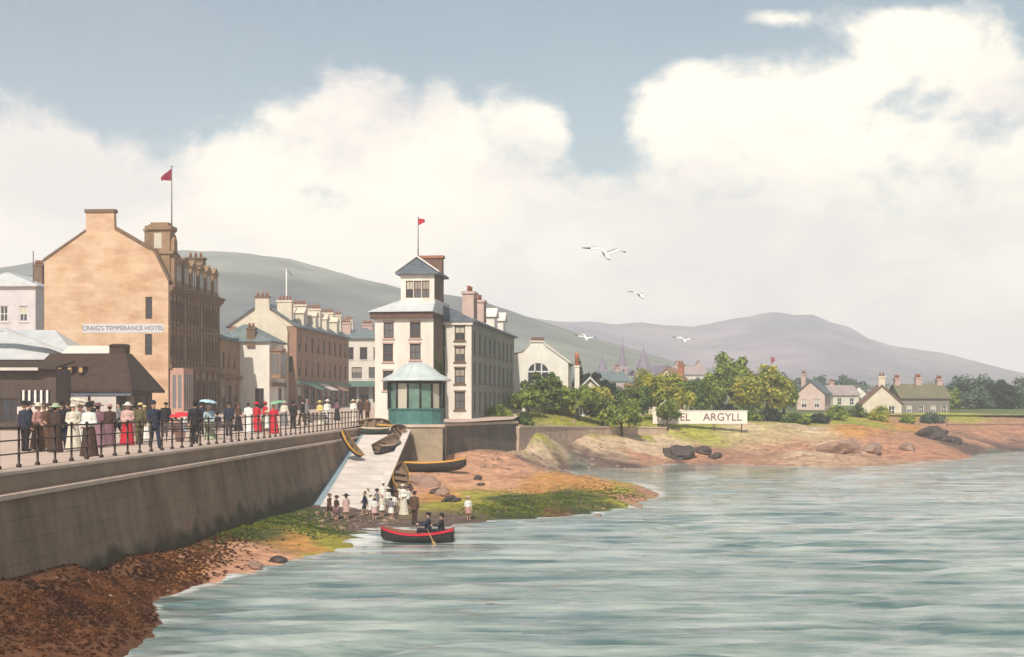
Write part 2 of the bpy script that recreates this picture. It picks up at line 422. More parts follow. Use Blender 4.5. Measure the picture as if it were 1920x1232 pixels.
# ------------------------------------------------------------------ sea
def water_material():
    m = bpy.data.materials.new('sea water'); m.use_nodes = True
    nt = m.node_tree; N, L = nt.nodes, nt.links; b = N['Principled BSDF']
    b.inputs['Roughness'].default_value = .07; b.inputs['IOR'].default_value = 1.45
    tc = N.new('ShaderNodeTexCoord')
    at = N.new('ShaderNodeAttribute'); at.attribute_name = 'foam'
    mp = N.new('ShaderNodeMapping'); mp.inputs['Scale'].default_value = (.09, .62, 1); L.new(tc.outputs['Object'], mp.inputs[0])
    n = N.new('ShaderNodeTexNoise'); n.inputs['Scale'].default_value = 1.5; n.inputs['Detail'].default_value = 8; n.inputs['Roughness'].default_value = .62; L.new(mp.outputs[0], n.inputs['Vector'])
    mr = N.new('ShaderNodeMapRange'); L.new(n.outputs['Fac'], mr.inputs[0]); mr.inputs[1].default_value = .38; mr.inputs[2].default_value = .62
    mx = N.new('ShaderNodeMix'); mx.data_type = 'RGBA'; L.new(mr.outputs[0], mx.inputs[0])
    mx.inputs[6].default_value = (.085, .145, .135, 1); mx.inputs[7].default_value = (.40, .43, .39, 1)  # pale tone puts the sky's glare into the water's base colour
    # foam: real froth at the water's edge, broken up by noise
    mp2 = N.new('ShaderNodeMapping'); mp2.inputs['Scale'].default_value = (.7, 1.5, 1); L.new(tc.outputs['Object'], mp2.inputs[0])
    n2 = N.new('ShaderNodeTexNoise'); n2.inputs['Scale'].default_value = 1.5; n2.inputs['Detail'].default_value = 7; L.new(mp2.outputs[0], n2.inputs['Vector'])
    ad = N.new('ShaderNodeMath'); ad.operation = 'MULTIPLY_ADD'; L.new(n2.outputs['Fac'], ad.inputs[0]); ad.inputs[1].default_value = 2.2; ad.inputs[2].default_value = -1.5
    a2 = N.new('ShaderNodeMath'); a2.operation = 'ADD'; L.new(ad.outputs[0], a2.inputs[0]); L.new(at.outputs['Fac'], a2.inputs[1]); a2.use_clamp = True
    fm = N.new('ShaderNodeMapRange'); L.new(a2.outputs[0], fm.inputs[0]); fm.inputs[1].default_value = .30; fm.inputs[2].default_value = .75
    mf = N.new('ShaderNodeMix'); mf.data_type = 'RGBA'; L.new(fm.outputs[0], mf.inputs[0]); L.new(mx.outputs[2], mf.inputs[6]); mf.inputs[7].default_value = (.72, .74, .70, 1)
    L.new(mf.outputs[2], b.inputs['Base Color'])
    mp3 = N.new('ShaderNodeMapping'); mp3.inputs['Scale'].default_value = (.45, 2.3, 1); L.new(tc.outputs['Object'], mp3.inputs[0])
    n3 = N.new('ShaderNodeTexNoise'); n3.inputs['Scale'].default_value = 2.6; n3.inputs['Detail'].default_value = 6; n3.inputs['Roughness'].default_value = .6; L.new(mp3.outputs[0], n3.inputs['Vector'])
    bp = N.new('ShaderNodeBump'); bp.inputs['Distance'].default_value = .085
    mp4 = N.new('ShaderNodeMapping'); mp4.inputs['Scale'].default_value = (.018, .075, 1); L.new(tc.outputs['Object'], mp4.inputs[0])     # slicks where the breeze leaves the water smooth
    n4 = N.new('ShaderNodeTexNoise'); n4.inputs['Scale'].default_value = 1.7; n4.inputs['Detail'].default_value = 6; L.new(mp4.outputs[0], n4.inputs['Vector'])
    m4 = N.new('ShaderNodeMapRange'); L.new(n4.outputs['Fac'], m4.inputs[0]); m4.inputs[1].default_value = .42; m4.inputs[2].default_value = .58; m4.inputs[3].default_value = .6; m4.inputs[4].default_value = .08
    L.new(m4.outputs[0], bp.inputs['Strength'])
    L.new(n3.outputs['Fac'], bp.inputs['Height']); L.new(bp.outputs[0], b.inputs['Normal'])
    return m
M_sea = water_material()
wx_, wy_ = np.meshgrid(np.concatenate([np.arange(-14, 45, .25), np.arange(45, 131, 1.0)]), np.concatenate([np.arange(14, 75, .16), np.arange(75, 175, .4)]))
def waves(x, y):
    z = np.zeros_like(x)
    rs = np.random.RandomState(3)
    wob = fbm(x * .06, y * .08, 3) * 10
    for i in range(14):
        lam = rs.uniform(.75, 2.6); th = rs.normal(0, .20); a = .011 * lam
        k = 2 * math.pi / lam
        ph = k * (math.sin(th) * x + math.cos(th) * (y + wob * rs.uniform(.5, 1.2)) ) + rs.uniform(0, 6.3)
        z += a * (1 - 2 * np.abs(np.sin(ph / 2))) * (.35 + 1.3 * vnoise(x * .16 + 31 * i, y * .30 + 7 * i))
    return z
wz = waves(wx_, wy_)
dep = -height(wx_, wy_, False)
wz = wz * np.clip(.35 + dep * .8, .15, 1) * np.interp(wy_, [14, 45, 90, 175], [1.5, 1.1, .4, .2])
me = grid_mesh('sea', wx_, wy_, wz, M_sea)
fa = me.attributes.new('foam', 'FLOAT', 'POINT')
crest = np.clip((wz - .08) * 5, 0, .42)
foam = np.clip(1.0 - np.abs(dep - .05) / .30, 0, 1) * (.5 + 1.0 * vnoise(wx_ * .35, wy_ * .35)) + crest * 1.1
fa.data.foreach_set('value', foam.astype(np.float32).ravel())
tag(put('sea', me), 'grey green rippled sea with pale foam at its edges', kind='structure')
far = MB()
for x0, x1, y0, y1 in [(131, 2500, -600, 2500), (-14, 131, -600, 14), (-60, -14, -600, -6)]:
    far.face([(x0, y0, -.03), (x1, y0, -.03), (x1, y1, -.03), (x0, y1, -.03)])
tag(far.build('open_sea', M_sea), 'open grey green water beyond the bay', kind='structure')

# ------------------------------------------------------------------ hills and the rising ground at their foot
def prof(pts, px):
    a = np.array(pts, float); return np.interp(px, a[:, 0], a[:, 1])
SIL1 = [(-700, 640), (-200, 560), (120, 500), (300, 486), (415, 492), (480, 494), (560, 508), (640, 530), (720, 556), (800, 574), (900, 588), (1000, 615), (1100, 650), (1250, 690), (1500, 725), (1900, 742), (2700, 750)]
SIL2 = [(-700, 700), (600, 640), (850, 592), (930, 588), (1050, 606), (1110, 606), (1150, 613), (1200, 609), (1250, 615), (1290, 619), (1340, 612), (1390, 606), (1420, 598), (1445, 600), (1470, 607), (1500, 606), (1540, 620), (1565, 627), (1600, 646), (1660, 660), (1720, 668), (1800, 688), (1880, 706), (2000, 722), (2300, 742), (2700, 748)]
M_hill = mat('hill pasture', (1.2, 1.2, 1.1), (.6, .63, .6), .03, .95, 0, attr='zone', detail=11)
def hill(name, sil, D0, D1, Dr, label, c1, c2, seed):
    xs = np.linspace(-900, 2800, 300); t = np.linspace(0, 1, 90)
    PX, T = np.meshgrid(xs, t)
    Y = D0 + (D1 - D0) * T
    X = (PX - 960) * Dr / F * (.35 + .65 * Y / Dr)
    H = (755 - prof(sil, PX)) * Dr / F + CAM_Z
    tr = (Dr - D0) / (D1 - D0)
    s = np.clip(T / tr, 0, 1); s = s * s * (3 - 2 * s)
    e = np.clip((T - tr) / (1 - tr), 0, 1)
    n = fbm(X * .006 + seed, Y * .006, 6) + .5 * (.25 - np.abs(fbm(X * .012 + seed + 7, Y * .004, 5)))
    Z = 3.9 + (H - 3.9) * (s ** .85) * (1 - .35 * e * e) + n * H * .42 * s * (1 - np.exp(-((T - tr) / .1) ** 2) * .86)
    me = grid_mesh(name, X, Y, Z, M_hill)
    k = np.clip(.5 + 3.2 * fbm(X * .014 + seed, Y * .008, 6), 0, 1)[..., None]
    f = ((np.sin(X * .05 + 8 * fbm(X * .01, Y * .01, 3)) > .55) * .35)[..., None]
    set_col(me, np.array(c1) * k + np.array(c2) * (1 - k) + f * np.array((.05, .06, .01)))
    return tag(put(name, me), label, kind='structure')
hill('green_hill', SIL1, 190, 900, 640, 'long green hill sloping down behind the town', (.23, .235, .225), (.145, .15, .17), 3)  # haze partly put into the base colours, paler and bluer
hill('mountain', SIL2, 700, 2100, 1500, 'lavender grey rounded mountain across the bay', (.27, .20, .26), (.12, .105, .16), 11)  # lilac haze likewise mixed into the mountain's base colours
# low inland ground joining shore and hills
ix, iy = np.meshgrid(np.linspace(-420, 520, 160), np.linspace(176, 760, 80))
iz = 4.0 + np.clip((iy - 176) / 500, 0, 1) * 9 - 1.0 * np.clip((ix - 70) / 60, 0, 1) + fbm(ix * .02, iy * .02, 3) * 1.6 * np.clip((iy - 178) / 50, 0, 1)
me = grid_mesh('ground', ix, iy, iz, M_hill)
kk = np.clip(.5 + 2 * fbm(ix * .03, iy * .03, 4), 0, 1)[..., None]
set_col(me, np.array((.15, .19, .05)) * kk + np.array((.09, .11, .05)) * (1 - kk))
tag(put('ground', me), 'low grassy ground between the bay and the hills', kind='structure')

# ------------------------------------------------------------------ esplanade, street
M_prom = mat('pale pink paving', (.60, .45, .36), (.48, .36, .30), .8, .9, .25, 9)
ys = [-6, 10, 30, 50, 76, 93.3]
MBp = MB()
def slab(a, b):
    MBp.face([(-150, a[1], a[2]), (a[0], a[1], a[2]), (b[0], b[1], b[2]), (-150, b[1], b[2])])
pts = [(edge_x(y) - .02, y, road_z(y)) for y in ys] + [(-8.3, 93.3, road_z(93.3)), (-5.2, 95, road_z(95)), (-4.6, 95.1, road_z(95)), (.1, 106, road_z(106)), (1.2, 130, road_z(130)), (1.2, 178, road_z(178))]
for a, b in zip(pts, pts[1:]): slab(a, b)
tag(MBp.build('esplanade', M_prom), 'broad pink paved esplanade and street', kind='structure')

M_wall = mat('dark quay stone', (.36, .25, .17), (.21, .14, .095), .7, .9, .7, 5, bricks=(1.4, .55, .02), streak=(1, 1, .25), stain=(.5, .7, (.085, .055, .04), (1, 1, .35)))
def tide_line(m, z0):
    nt = m.node_tree; N, L = nt.nodes, nt.links; bs = N['Principled BSDF']; src = bs.inputs['Base Color'].links[0].from_socket
    tc = N.new('ShaderNodeTexCoord'); sp = N.new('ShaderNodeSeparateXYZ'); L.new(tc.outputs['Object'], sp.inputs[0])
    nz = N.new('ShaderNodeTexNoise'); nz.inputs['Scale'].default_value = .8; nz.inputs['Detail'].default_value = 8; L.new(tc.outputs['Object'], nz.inputs['Vector'])
    ad = N.new('ShaderNodeMath'); ad.operation = 'MULTIPLY_ADD'; L.new(nz.outputs['Fac'], ad.inputs[0]); ad.inputs[1].default_value = -1.7; L.new(sp.outputs[2], ad.inputs[2])
    mr = N.new('ShaderNodeMapRange'); L.new(ad.outputs[0], mr.inputs[0]); mr.inputs[1].default_value = z0 - .75; mr.inputs[2].default_value = z0 - 1.15
    mx = N.new('ShaderNodeMix'); mx.data_type = 'RGBA'; L.new(mr.outputs[0], mx.inputs[0]); L.new(src, mx.inputs[6]); mx.inputs[7].default_value = (.075, .06, .035, 1)
    L.new(mx.outputs[2], bs.inputs['Base Color'])
tide_line(M_wall, 1.2)      # weed grows up to the high water mark
M_cope = mat('quay coping stone', (.40, .28, .20), (.26, .18, .13), 1.2, .85, .4, 8, stain=(.6, .6, (.15, .10, .075)))
M_ledge = mat('pale ledge stone', (.62, .47, .38), (.46, .34, .27), 1.5, .85, .4, 8)
def sweep(mb, prof, y0, y1, step=3.0, jag=0):
    n = max(2, int((y1 - y0) / step)); rings = []
    for i in range(n + 1):
        y = y0 + (y1 - y0) * i / n
        rings.append([mb.bm.verts.new((edge_x(y) + d + (random.uniform(-jag, jag) if jag else 0), y, z)) for d, z in prof])
    k = len(prof); fs = []
    for a, b in zip(rings, rings[1:]):
        for j in range(k): fs.append(mb.bm.faces.new((a[j], a[(j + 1) % k], b[(j + 1) % k], b[j])))
    fs.append(mb.bm.faces.new(rings[0])); fs.append(mb.bm.faces.new(rings[-1][::-1]))
    bmesh.ops.recalc_face_normals(mb.bm, faces=fs)
quay = empty('quay_wall', (edge_x(45), 45, 0), 0, 'long dark stone quay wall with pale coping holding up the esplanade', 'sea wall')
def wall_part(name, prof, y0, y1, m, **k):
    mb = MB(); sweep(mb, prof, y0, y1, **k)
    o = mb.build(name, m); o.parent = quay; o.location = -quay.location; return o
wall_part('wall_face', [(-.9, -1.2), (1.02, -1.2), (.10, 3.30), (-.9, 3.30)], -6, 93.2, M_wall)
wall_part('ledge', [(-.9, 3.302), (.27, 3.302), (.27, 3.42), (.20, 3.45), (-.9, 3.45)], -6, 93.15, M_ledge)
wall_part('parapet_band', [(-.9, 3.452), (.06, 3.452), (.06, 3.90), (-.9, 3.90)], -6, 93.1, M_cope)
wall_part('coping', [(-.75, 3.902), (.12, 3.902), (.12, 3.985), (.08, 4.03), (-.75, 4.03)], -6, 93.1, M_ledge)

# iron railing along the edge
M_iron = mat('dark brown iron', (.035, .022, .018), (.06, .03, .02), 8, .55, .1, spec=.4)
rail = empty('railing', (edge_x(60) - .32, 60, ZP), 0, 'dark iron three bar railing along the esplanade edge above the quay wall', 'railing')
mb = MB(); mb.tube([(0, 0, 0), (0, 0, .06), (0, 0, .10), (0, 0, 1.05)], [.075, .075, .036, .032], 8); mb.ell((0, 0, 1.10), (.055,) * 3, 8)
pm = mb.mesh('post', M_iron)
y = 22.0
while y < 92.8:
    put('post', pm, rail, (edge_x(y) - .32 - rail.location.x, y - 60, .03)); y += 1.22
for z, r in ((1.06, .028), (.72, .022), (.36, .022)):
    mb = MB(); mb.tube([(edge_x(yy) - .32 - rail.location.x, yy - 60, z + .03 + random.uniform(-.006, .006)) for yy in np.arange(20, 92.9, 2.44)], r, 6)
    mb.build('rail', M_iron, rail)

# slipway
M_slip = mat('pale slip concrete', (.80, .70, .63), (.66, .57, .52), .9, .85, .5, 6, bricks=(.5, .3, .02), stain=(.45, .4, (.46, .40, .33), (1, .35, 1)))
M_slipside = mat('dark slip stone', (.15, .11, .09), (.09, .07, .06), .9, .9, .5, 5, bricks=(.9, .4, .02))
M_slipstrip = mat('blue grey slip strip', (.30, .37, .42), (.2, .27, .28), 1.3, .7, .3, 6)
mb = MB()
SL = [(66.0, -.10), (68.5, .22), (88, 3.50), (93.2, 4.0)]
SR = [-7.45, -7.45, -7.45, -8.3]
for i in range(3):
    (ya, za), (yb, zb) = SL[i], SL[i + 1]
    mb.face([(-10.25, ya, za), (SR[i], ya, za), (SR[i + 1], yb, zb), (-10.25, yb, zb)])
mb.face([(-10.25, 66, -1), (-7.45, 66, -1), (-7.45, 66, -.1), (-10.25, 66, -.1)])
tag(mb.build('slipway', M_slip), 'pale concrete slipway running down from the esplanade to the beach', kind='structure')
mb = MB()
for i in range(3):
    (ya, za), (yb, zb) = SL[i], SL[i + 1]
    mb.face([(-12.2, ya, za - .06), (-10.24, ya, za - .06), (-10.24, yb, zb - .06), (-12.2, yb, zb - .06)])
tag(mb.build('slip_strip', M_slipstrip), 'blue grey strip between slipway and quay wall', kind='structure')  # bluish strip set just below the slip surface
kerb = empty('slip_wall', (-7.3, 78, 0), 0, 'low sloping stone wall along the seaward side of the pale slipway', 'wall')
mb = MB()
mb.prism([(0, -11.5, -.8), (0, -11.5, -.05), (0, -9.5, .35), (0, 10.4, 3.68), (0, 11.9, 3.75), (0, 11.9, -.8)], (.36, 0, 0)); mb.build('wall_face', M_slipside, kerb, (-.16, 0, 0))
mb = MB()
mb.prism([(0, -11.5, -.045), (0, -11.5, .06), (0, -9.5, .46), (0, 10.4, 3.79), (0, 11.85, 3.86), (0, 11.85, 3.755), (0, 10.4, 3.685), (0, -9.5, .355)], (.46, 0, 0)); mb.build('coping', M_slip, kerb, (-.2, 0, 0))

# kiosk plinth and the retaining wall that carries on from it
M_plinth = mat('buff plinth stone', (.40, .32, .22), (.29, .23, .16), .9, .9, .5, 6, bricks=(1.0, .45, .015))
pl = empty('plinth', (-6.55, 92.6, 0), 0, 'square buff stone plinth on the beach carrying the green kiosk', 'plinth')
mb = MB(); mb.box(-1.72, 1.7, -2.4, 2.7, .3, 4.02); mb.build('wall', M_plinth, pl)
mb = MB(); mb.box(-1.80, 1.80, -2.5, 2.7, 4.023, 4.20); mb.build('coping', M_ledge, pl)
M_iron2 = mat('black pipe iron', (.02, .02, .02), None, 5, .5)
mb = MB(); mb.tube([(1.76, -2.46, .9), (1.76, -2.46, 3.9)], .09, 8); mb.build('dark_pipe', M_iron2, pl)  # dark pipe added to draw the shaded right edge of the plinth
M_ret = mat('brown retaining stone', (.185, .15, .12), (.10, .085, .07), .8, .9, .6, 5, bricks=(1.0, .45, .02))
rw = empty('retaining_wall', (-2.4, 99, 0), 0, 'brown stone retaining wall running from the kiosk plinth to the sandy bank', 'wall')
a, b = Vector((-2.4, -3.9, 0)), Vector((2.9, 9.0, 0))
dv = (b - a).normalized(); nv = Vector((-dv.y, dv.x, 0))
mb = MB(); mb.prism([a + Vector((0, 0, 0)), b, b + nv * .6, a + nv * .6], (0, 0, 4.0)); mb.build('wall_face', M_ret, rw)
mb = MB(); mb.prism([a - nv * .06 + Vector((0, 0, 4.003)), b - nv * .06 + Vector((0, 0, 4.003)), b + nv * .7 + Vector((0, 0, 4.003)), a + nv * .7 + Vector((0, 0, 4.003))], (0, 0, .2)); mb.build('coping', M_ledge, rw)

# low pale wall holding the lawn above the bank
M_gard = mat('pale rubble garden wall', (.62, .48, .36), (.44, .32, .24), 1.1, .9, .7, 5, bricks=(.8, .35, .02), stain=(.6, .5, (.38, .22, .16), (1, 1, .4)))
gwl = empty('garden_wall', (9, 125, 0), 0, 'low pale rubble wall along the lawn edge above the sandy bank', 'wall')
gpt = [Vector((.6, 107.6, 0)), Vector((1.9, 112.2, 0)), Vector((4.4, 118.7, 0)), Vector((7.3, 125.2, 0)), Vector((10.2, 130.2, 0)), Vector((13.3, 134.9, 0)), Vector((16.6, 137.4, 0))]
gzt = [3.62, 3.58, 3.45, 3.32, 3.2, 3.1, 3.0]
def strip(mb, lo, hi, wid):
    rings = []
    for i, p in enumerate(gpt):
        t = (gpt[min(i + 1, len(gpt) - 1)] - gpt[max(i - 1, 0)]).normalized(); n = Vector((-t.y, t.x, 0)) * wid; q = p - gwl.location
        z0, z1 = lo(gzt[i]), hi(gzt[i]); s = Vector((t.y, -t.x, 0)) * (wid - .45 if wid > .45 else 0)
        rings.append([mb.bm.verts.new(v) for v in (q + s + Vector((0, 0, z0)), q + s + Vector((0, 0, z1)), q + n + Vector((0, 0, z1)), q + n + Vector((0, 0, z0)))])
    fs = []
    for a, c in zip(rings, rings[1:]):
        for j in range(4): fs.append(mb.bm.faces.new((a[j], a[(j + 1) % 4], c[(j + 1) % 4], c[j])))
    fs += [mb.bm.faces.new(rings[0]), mb.bm.faces.new(rings[-1])]
    bmesh.ops.recalc_face_normals(mb.bm, faces=fs)
mb = MB(); strip(mb, lambda z: .9, lambda z: z, .45); mb.build('wall_face', M_gard, gwl)
mb = MB(); strip(mb, lambda z: z + .003, lambda z: z + .14, .52); mb.build('coping', M_ledge, gwl)
M_redw = mat('reddish sea wall stone', (.42, .24, .19), (.30, .16, .13), .8, .9, .5, 5, bricks=(1.1, .45, .02))
frw = empty('far_wall', (Xp(1850, 170), 170, 1.6), R(2), 'low reddish stone wall on the far right shore beyond the point', 'wall')
mb = MB(); mb.box(-5.2, 9, 0, .5, -.8, 1.25); mb.build('wall_face', M_redw, frw)
mb = MB(); mb.box(-5.3, 9.1, -.08, .58, 1.253, 1.4); mb.build('coping', M_cope, frw)

# ------------------------------------------------------------------ haze over the firth
mb = MB(); mb.box(-2600, 2600, -700, 2600, -3.2, 150)
hz_m = bpy.data.materials.new('sea haze'); hz_m.use_nodes = True
nt = hz_m.node_tree; nt.nodes.remove(nt.nodes['Principled BSDF'])
pv = nt.nodes.new('ShaderNodeVolumePrincipled')
pv.inputs['Color'].default_value = (.955, .955, .985, 1); pv.inputs['Density'].default_value = .00072; pv.inputs['Anisotropy'].default_value = -.05
nt.links.new(pv.outputs[0], nt.nodes['Material Output'].inputs['Volume'])
tag(mb.build('haze', hz_m), 'thin pale air over the bay', kind='stuff')
# ------------------------------------------------------------------ buildings
M_pane = mat('window glass dark', (.035, .04, .05), (.02, .022, .03), 1.5, .12, 0, spec=.6)
def vary(m, dark, light):
    nt = m.node_tree; N, L = nt.nodes, nt.links
    oi = N.new('ShaderNodeObjectInfo'); rp = N.new('ShaderNodeValToRGB'); L.new(oi.outputs['Random'], rp.inputs[0])
    rp.color_ramp.elements[0].color = (*dark, 1); rp.color_ramp.elements[0].position = .45; rp.color_ramp.elements[1].color = (*light, 1)
    L.new(rp.outputs[0], N['Principled BSDF'].inputs['Base Color'])
vary(M_pane, (.025, .028, .036), (.16, .16, .17))  # lighter panes carry a grey sky reflection in their base colour
M_paneL = mat('window glass curtained', (.42, .38, .33), (.25, .23, .22), 3, .25, 0, spec=.6)
vary(M_paneL, (.50, .45, .36), (.26, .20, .17))
M_white = mat('white painted wood', (.74, .71, .66), (.62, .59, .55), 4, .6)
M_brownw = mat('brown painted wood', (.13, .075, .05), (.09, .05, .035), 4, .6)
M_slate = mat('blue grey slate', (.17, .20, .235), (.11, .13, .16), 1.2, .6, .3, 6, courses=.24)
M_slate2 = mat('green grey slate', (.20, .245, .25), (.13, .165, .17), 1.0, .6, .3, 6, courses=.24)
M_lead = mat('pale lead roof', (.55, .55, .54), (.42, .43, .44), .9, .5, .2, 5)
M_pot = mat('terracotta pots', (.40, .16, .09), (.28, .11, .07), 5, .8)

_wc = {}
def win_meshes(w, h, fm, sash):
    k = (round(w, 2), round(h, 2), fm.name, sash)
    if k in _wc: return _wc[k]
    mb = MB(); t = min(.09, w * .11)
    mb.box(0, t, .07, .16, 0, h); mb.box(w - t, w, .07, .16, 0, h)
    mb.box(t, w - t, .07, .16, 0, t); mb.box(t, w - t, .07, .16, h - t, h)
    mb.box(t, w - t, .075, .155, h * .5 - t * .4, h * .5 + t * .4)
    nb = {1: 0, 2: 1, 3: 2}.get(sash, 0)
    for i in range(nb):
        x = w * (i + 1) / (nb + 1); mb.box(x - t * .35, x + t * .35, .08, .15, t, h - t)
    a = mb.mesh('window', fm)
    mb = MB(); mb.box(t * .5, w - t * .5, .118, .128, t * .5, h - t * .5); p = mb.mesh('pane', M_pane)
    mb = MB(); mb.box(t * .6, w - t * .6, .106, .115, h * .52, h - t * .6); b = mb.mesh('blind', M_paneL)
    _wc[k] = (a, p, b); return _wc[k]
def add_window(root, o, u, x, z, w, h, fm, sash=2, blind=None, sill=None):
    a, p, b = win_meshes(w, h, fm, sash)
    ang = math.atan2(u[1], u[0])
    loc = Vector(o) + Vector(u) * x + Vector((0, 0, z))
    f = put('window', a, root, loc, (0, 0, ang))
    put('pane', p, f)
    if blind is None: blind = random.random() < .35
    if blind: put('blind', b, f)
    if sill:
        mb = MB(); mb.box(-.10, w + .10, -.09, .10, -.13, -.003); mb.build('sill', sill, f)
        mb = MB(); mb.box(-.06, w + .06, -.05, .03, h + .003, h + .14); mb.build('lintel', sill, f)
def wall_panel(mb, o, u, W, z0, H, ops, depth=.22):
    o = Vector(o); u = Vector(u); n = Vector((u.y, -u.x, 0))
    xs = sorted({0, W, *[a[0] for a in ops], *[a[0] + a[2] for a in ops]}); zs = sorted({z0, H, *[a[1] for a in ops], *[a[1] + a[3] for a in ops]})
    xs = [v for v in xs if -1e-6 <= v <= W + 1e-6]; zs = [v for v in zs if z0 - 1e-6 <= v <= H + 1e-6]
    pt = lambda x, z, d=0: o + u * x + Vector((0, 0, z)) - n * d
    for x0, x1 in zip(xs, xs[1:]):
        for a, b in zip(zs, zs[1:]):
            cxx, cz = (x0 + x1) / 2, (a + b) / 2
            if any(p[0] < cxx < p[0] + p[2] and p[1] < cz < p[1] + p[3] for p in ops): continue
            mb.face([pt(x0, a), pt(x1, a), pt(x1, b), pt(x0, b)])
    for x, z, w, h in ops:
        for q in ([(x, z), (x, z + h)], [(x + w, z + h), (x + w, z)], [(x + w, z), (x, z)], [(x, z + h), (x + w, z + h)]):
            (xa, za), (xb, zb) = q
            mb.face([pt(xa, za), pt(xa, za, depth), pt(xb, zb, depth), pt(xb, zb)])
        mb.face([pt(x, z, depth), pt(x, z + h, depth), pt(x + w, z + h, depth), pt(x + w, z, depth)][::-1])
FR, RT, LF, BK = 'front', 'right', 'left', 'back'
def frame_of(side, W, Dp, o=(0, 0, 0)):
    o = Vector(o)
    return {FR: (o, Vector((1, 0, 0)), W), RT: (o + Vector((W, 0, 0)), Vector((0, 1, 0)), Dp),
            LF: (o + Vector((0, Dp, 0)), Vector((0, -1, 0)), Dp), BK: (o + Vector((W, Dp, 0)), Vector((-1, 0, 0)), W)}[side]
def body(mb, root, W, Dp, z0, H, wins, fm, sill=None, o=(0, 0, 0), sash=2, blind=None):
    """four walls with real openings; wins = {side: [(x, z, w, h), ...]}"""
    for s in (FR, RT, LF, BK):
        oo, u, L = frame_of(s, W, Dp, o)
        wall_panel(mb, oo, u, L, z0, H, wins.get(s, []))
        for w in wins.get(s, []): add_window(root, oo, u, *w, fm, sash, blind, sill)
def gable_roof(mb, W, Dp, z0, h, axis='y', over=.35, t=.16, o=(0, 0, 0)):
    x0, y0, _ = o
    if axis == 'y':
        s = h / (W / 2)
        pr = [(-over, z0 - over * s), (W / 2, z0 + h), (W + over, z0 - over * s), (W + over, z0 - over * s + t), (W / 2, z0 + h + t), (-over, z0 - over * s + t)]
        mb.prism([(x0 + a, y0 - over, b) for a, b in pr], (0, Dp + 2 * over, 0))
    else:
        s = h / (Dp / 2)
        pr = [(-over, z0 - over * s), (Dp / 2, z0 + h), (Dp + over, z0 - over * s), (Dp + over, z0 - over * s + t), (Dp / 2, z0 + h + t), (-over, z0 - over * s + t)]
        mb.prism([(x0 - over, y0 + a, b) for a, b in pr], (W + 2 * over, 0, 0))
def gable_wall(mb, W, Dp, z0, h, axis='y', o=(0, 0, 0)):
    x0, y0, _ = o
    if axis == 'y':
        for y in (0, Dp - .3): mb.prism([(x0, y0 + y, z0), (x0 + W, y0 + y, z0), (x0 + W / 2, y0 + y, z0 + h)], (0, .3, 0))
    else:
        for x in (0, W - .3): mb.prism([(x0 + x, y0, z0), (x0 + x, y0 + Dp, z0), (x0 + x, y0 + Dp / 2, z0 + h)], (.3, 0, 0))
def hip_roof(mb, W, Dp, z0, h, inset=None, over=.4, t=.14, o=(0, 0, 0)):
    x0, y0, _ = o
    a, b, c, d = x0 - over, x0 + W + over, y0 - over, y0 + Dp + over
    if W >= Dp:
        i = (d - c) / 2 if inset is None else inset
        r = [(a + i, (c + d) / 2), (b - i, (c + d) / 2)]
    else:
        i = (b - a) / 2 if inset is None else inset
        r = [((a + b) / 2, c + i), ((a + b) / 2, d - i)]
    E = [(a, c), (b, c), (b, d), (a, d)]
    lo = [mb.bm.verts.new((*e, z0)) for e in E]; up = [mb.bm.verts.new((*e, z0 + t)) for e in E]
    R_ = [mb.bm.verts.new((*p, z0 + t + h)) for p in r]
    fs = [mb.bm.faces.new(lo[::-1])]
    for k in range(4): fs.append(mb.bm.faces.new((lo[k], lo[(k + 1) % 4], up[(k + 1) % 4], up[k])))
    if W >= Dp: q = [(up[0], up[1], R_[1], R_[0]), (up[1], up[2], R_[1]), (up[2], up[3], R_[0], R_[1]), (up[3], up[0], R_[0])]
    else: q = [(up[0], up[1], R_[0]), (up[1], up[2], R_[1], R_[0]), (up[2], up[3], R_[1]), (up[3], up[0], R_[0], R_[1])]
    fs += [mb.bm.faces.new(v) for v in q]
    for f in fs: f.material_index = mb.mi
    bmesh.ops.recalc_face_normals(mb.bm, faces=fs)
def chimney(parent, x, y, z, w, d, h, m, pots=3, along='x', pm=None):
    mb = MB(); mb.box(x - w / 2, x + w / 2, y - d / 2, y + d / 2, z, z + h); 
    mb.box(x - w / 2 - .10, x + w / 2 + .10, y - d / 2 - .10, y + d / 2 + .10, z + h + .002, z + h + .22)
    c = mb.build('chimney', m, parent)
    for i in range(pots):
        t = (i + .5) / pots - .5
        px, py = (x + t * w * .9, y) if along == 'x' else (x, y + t * d * .9)
        mb = MB(); mb.lathe([(.15, z + h + .222), (.12, z + h + .6), (.16, z + h + .66), (.15, z + h + .72), (.10, z + h + .72)], 10, (px, py, 0))
        mb.build('chimney_pot', pm or M_pot, c)
    return c
def at(px, D, z): return (Xp(px, D), D, z)

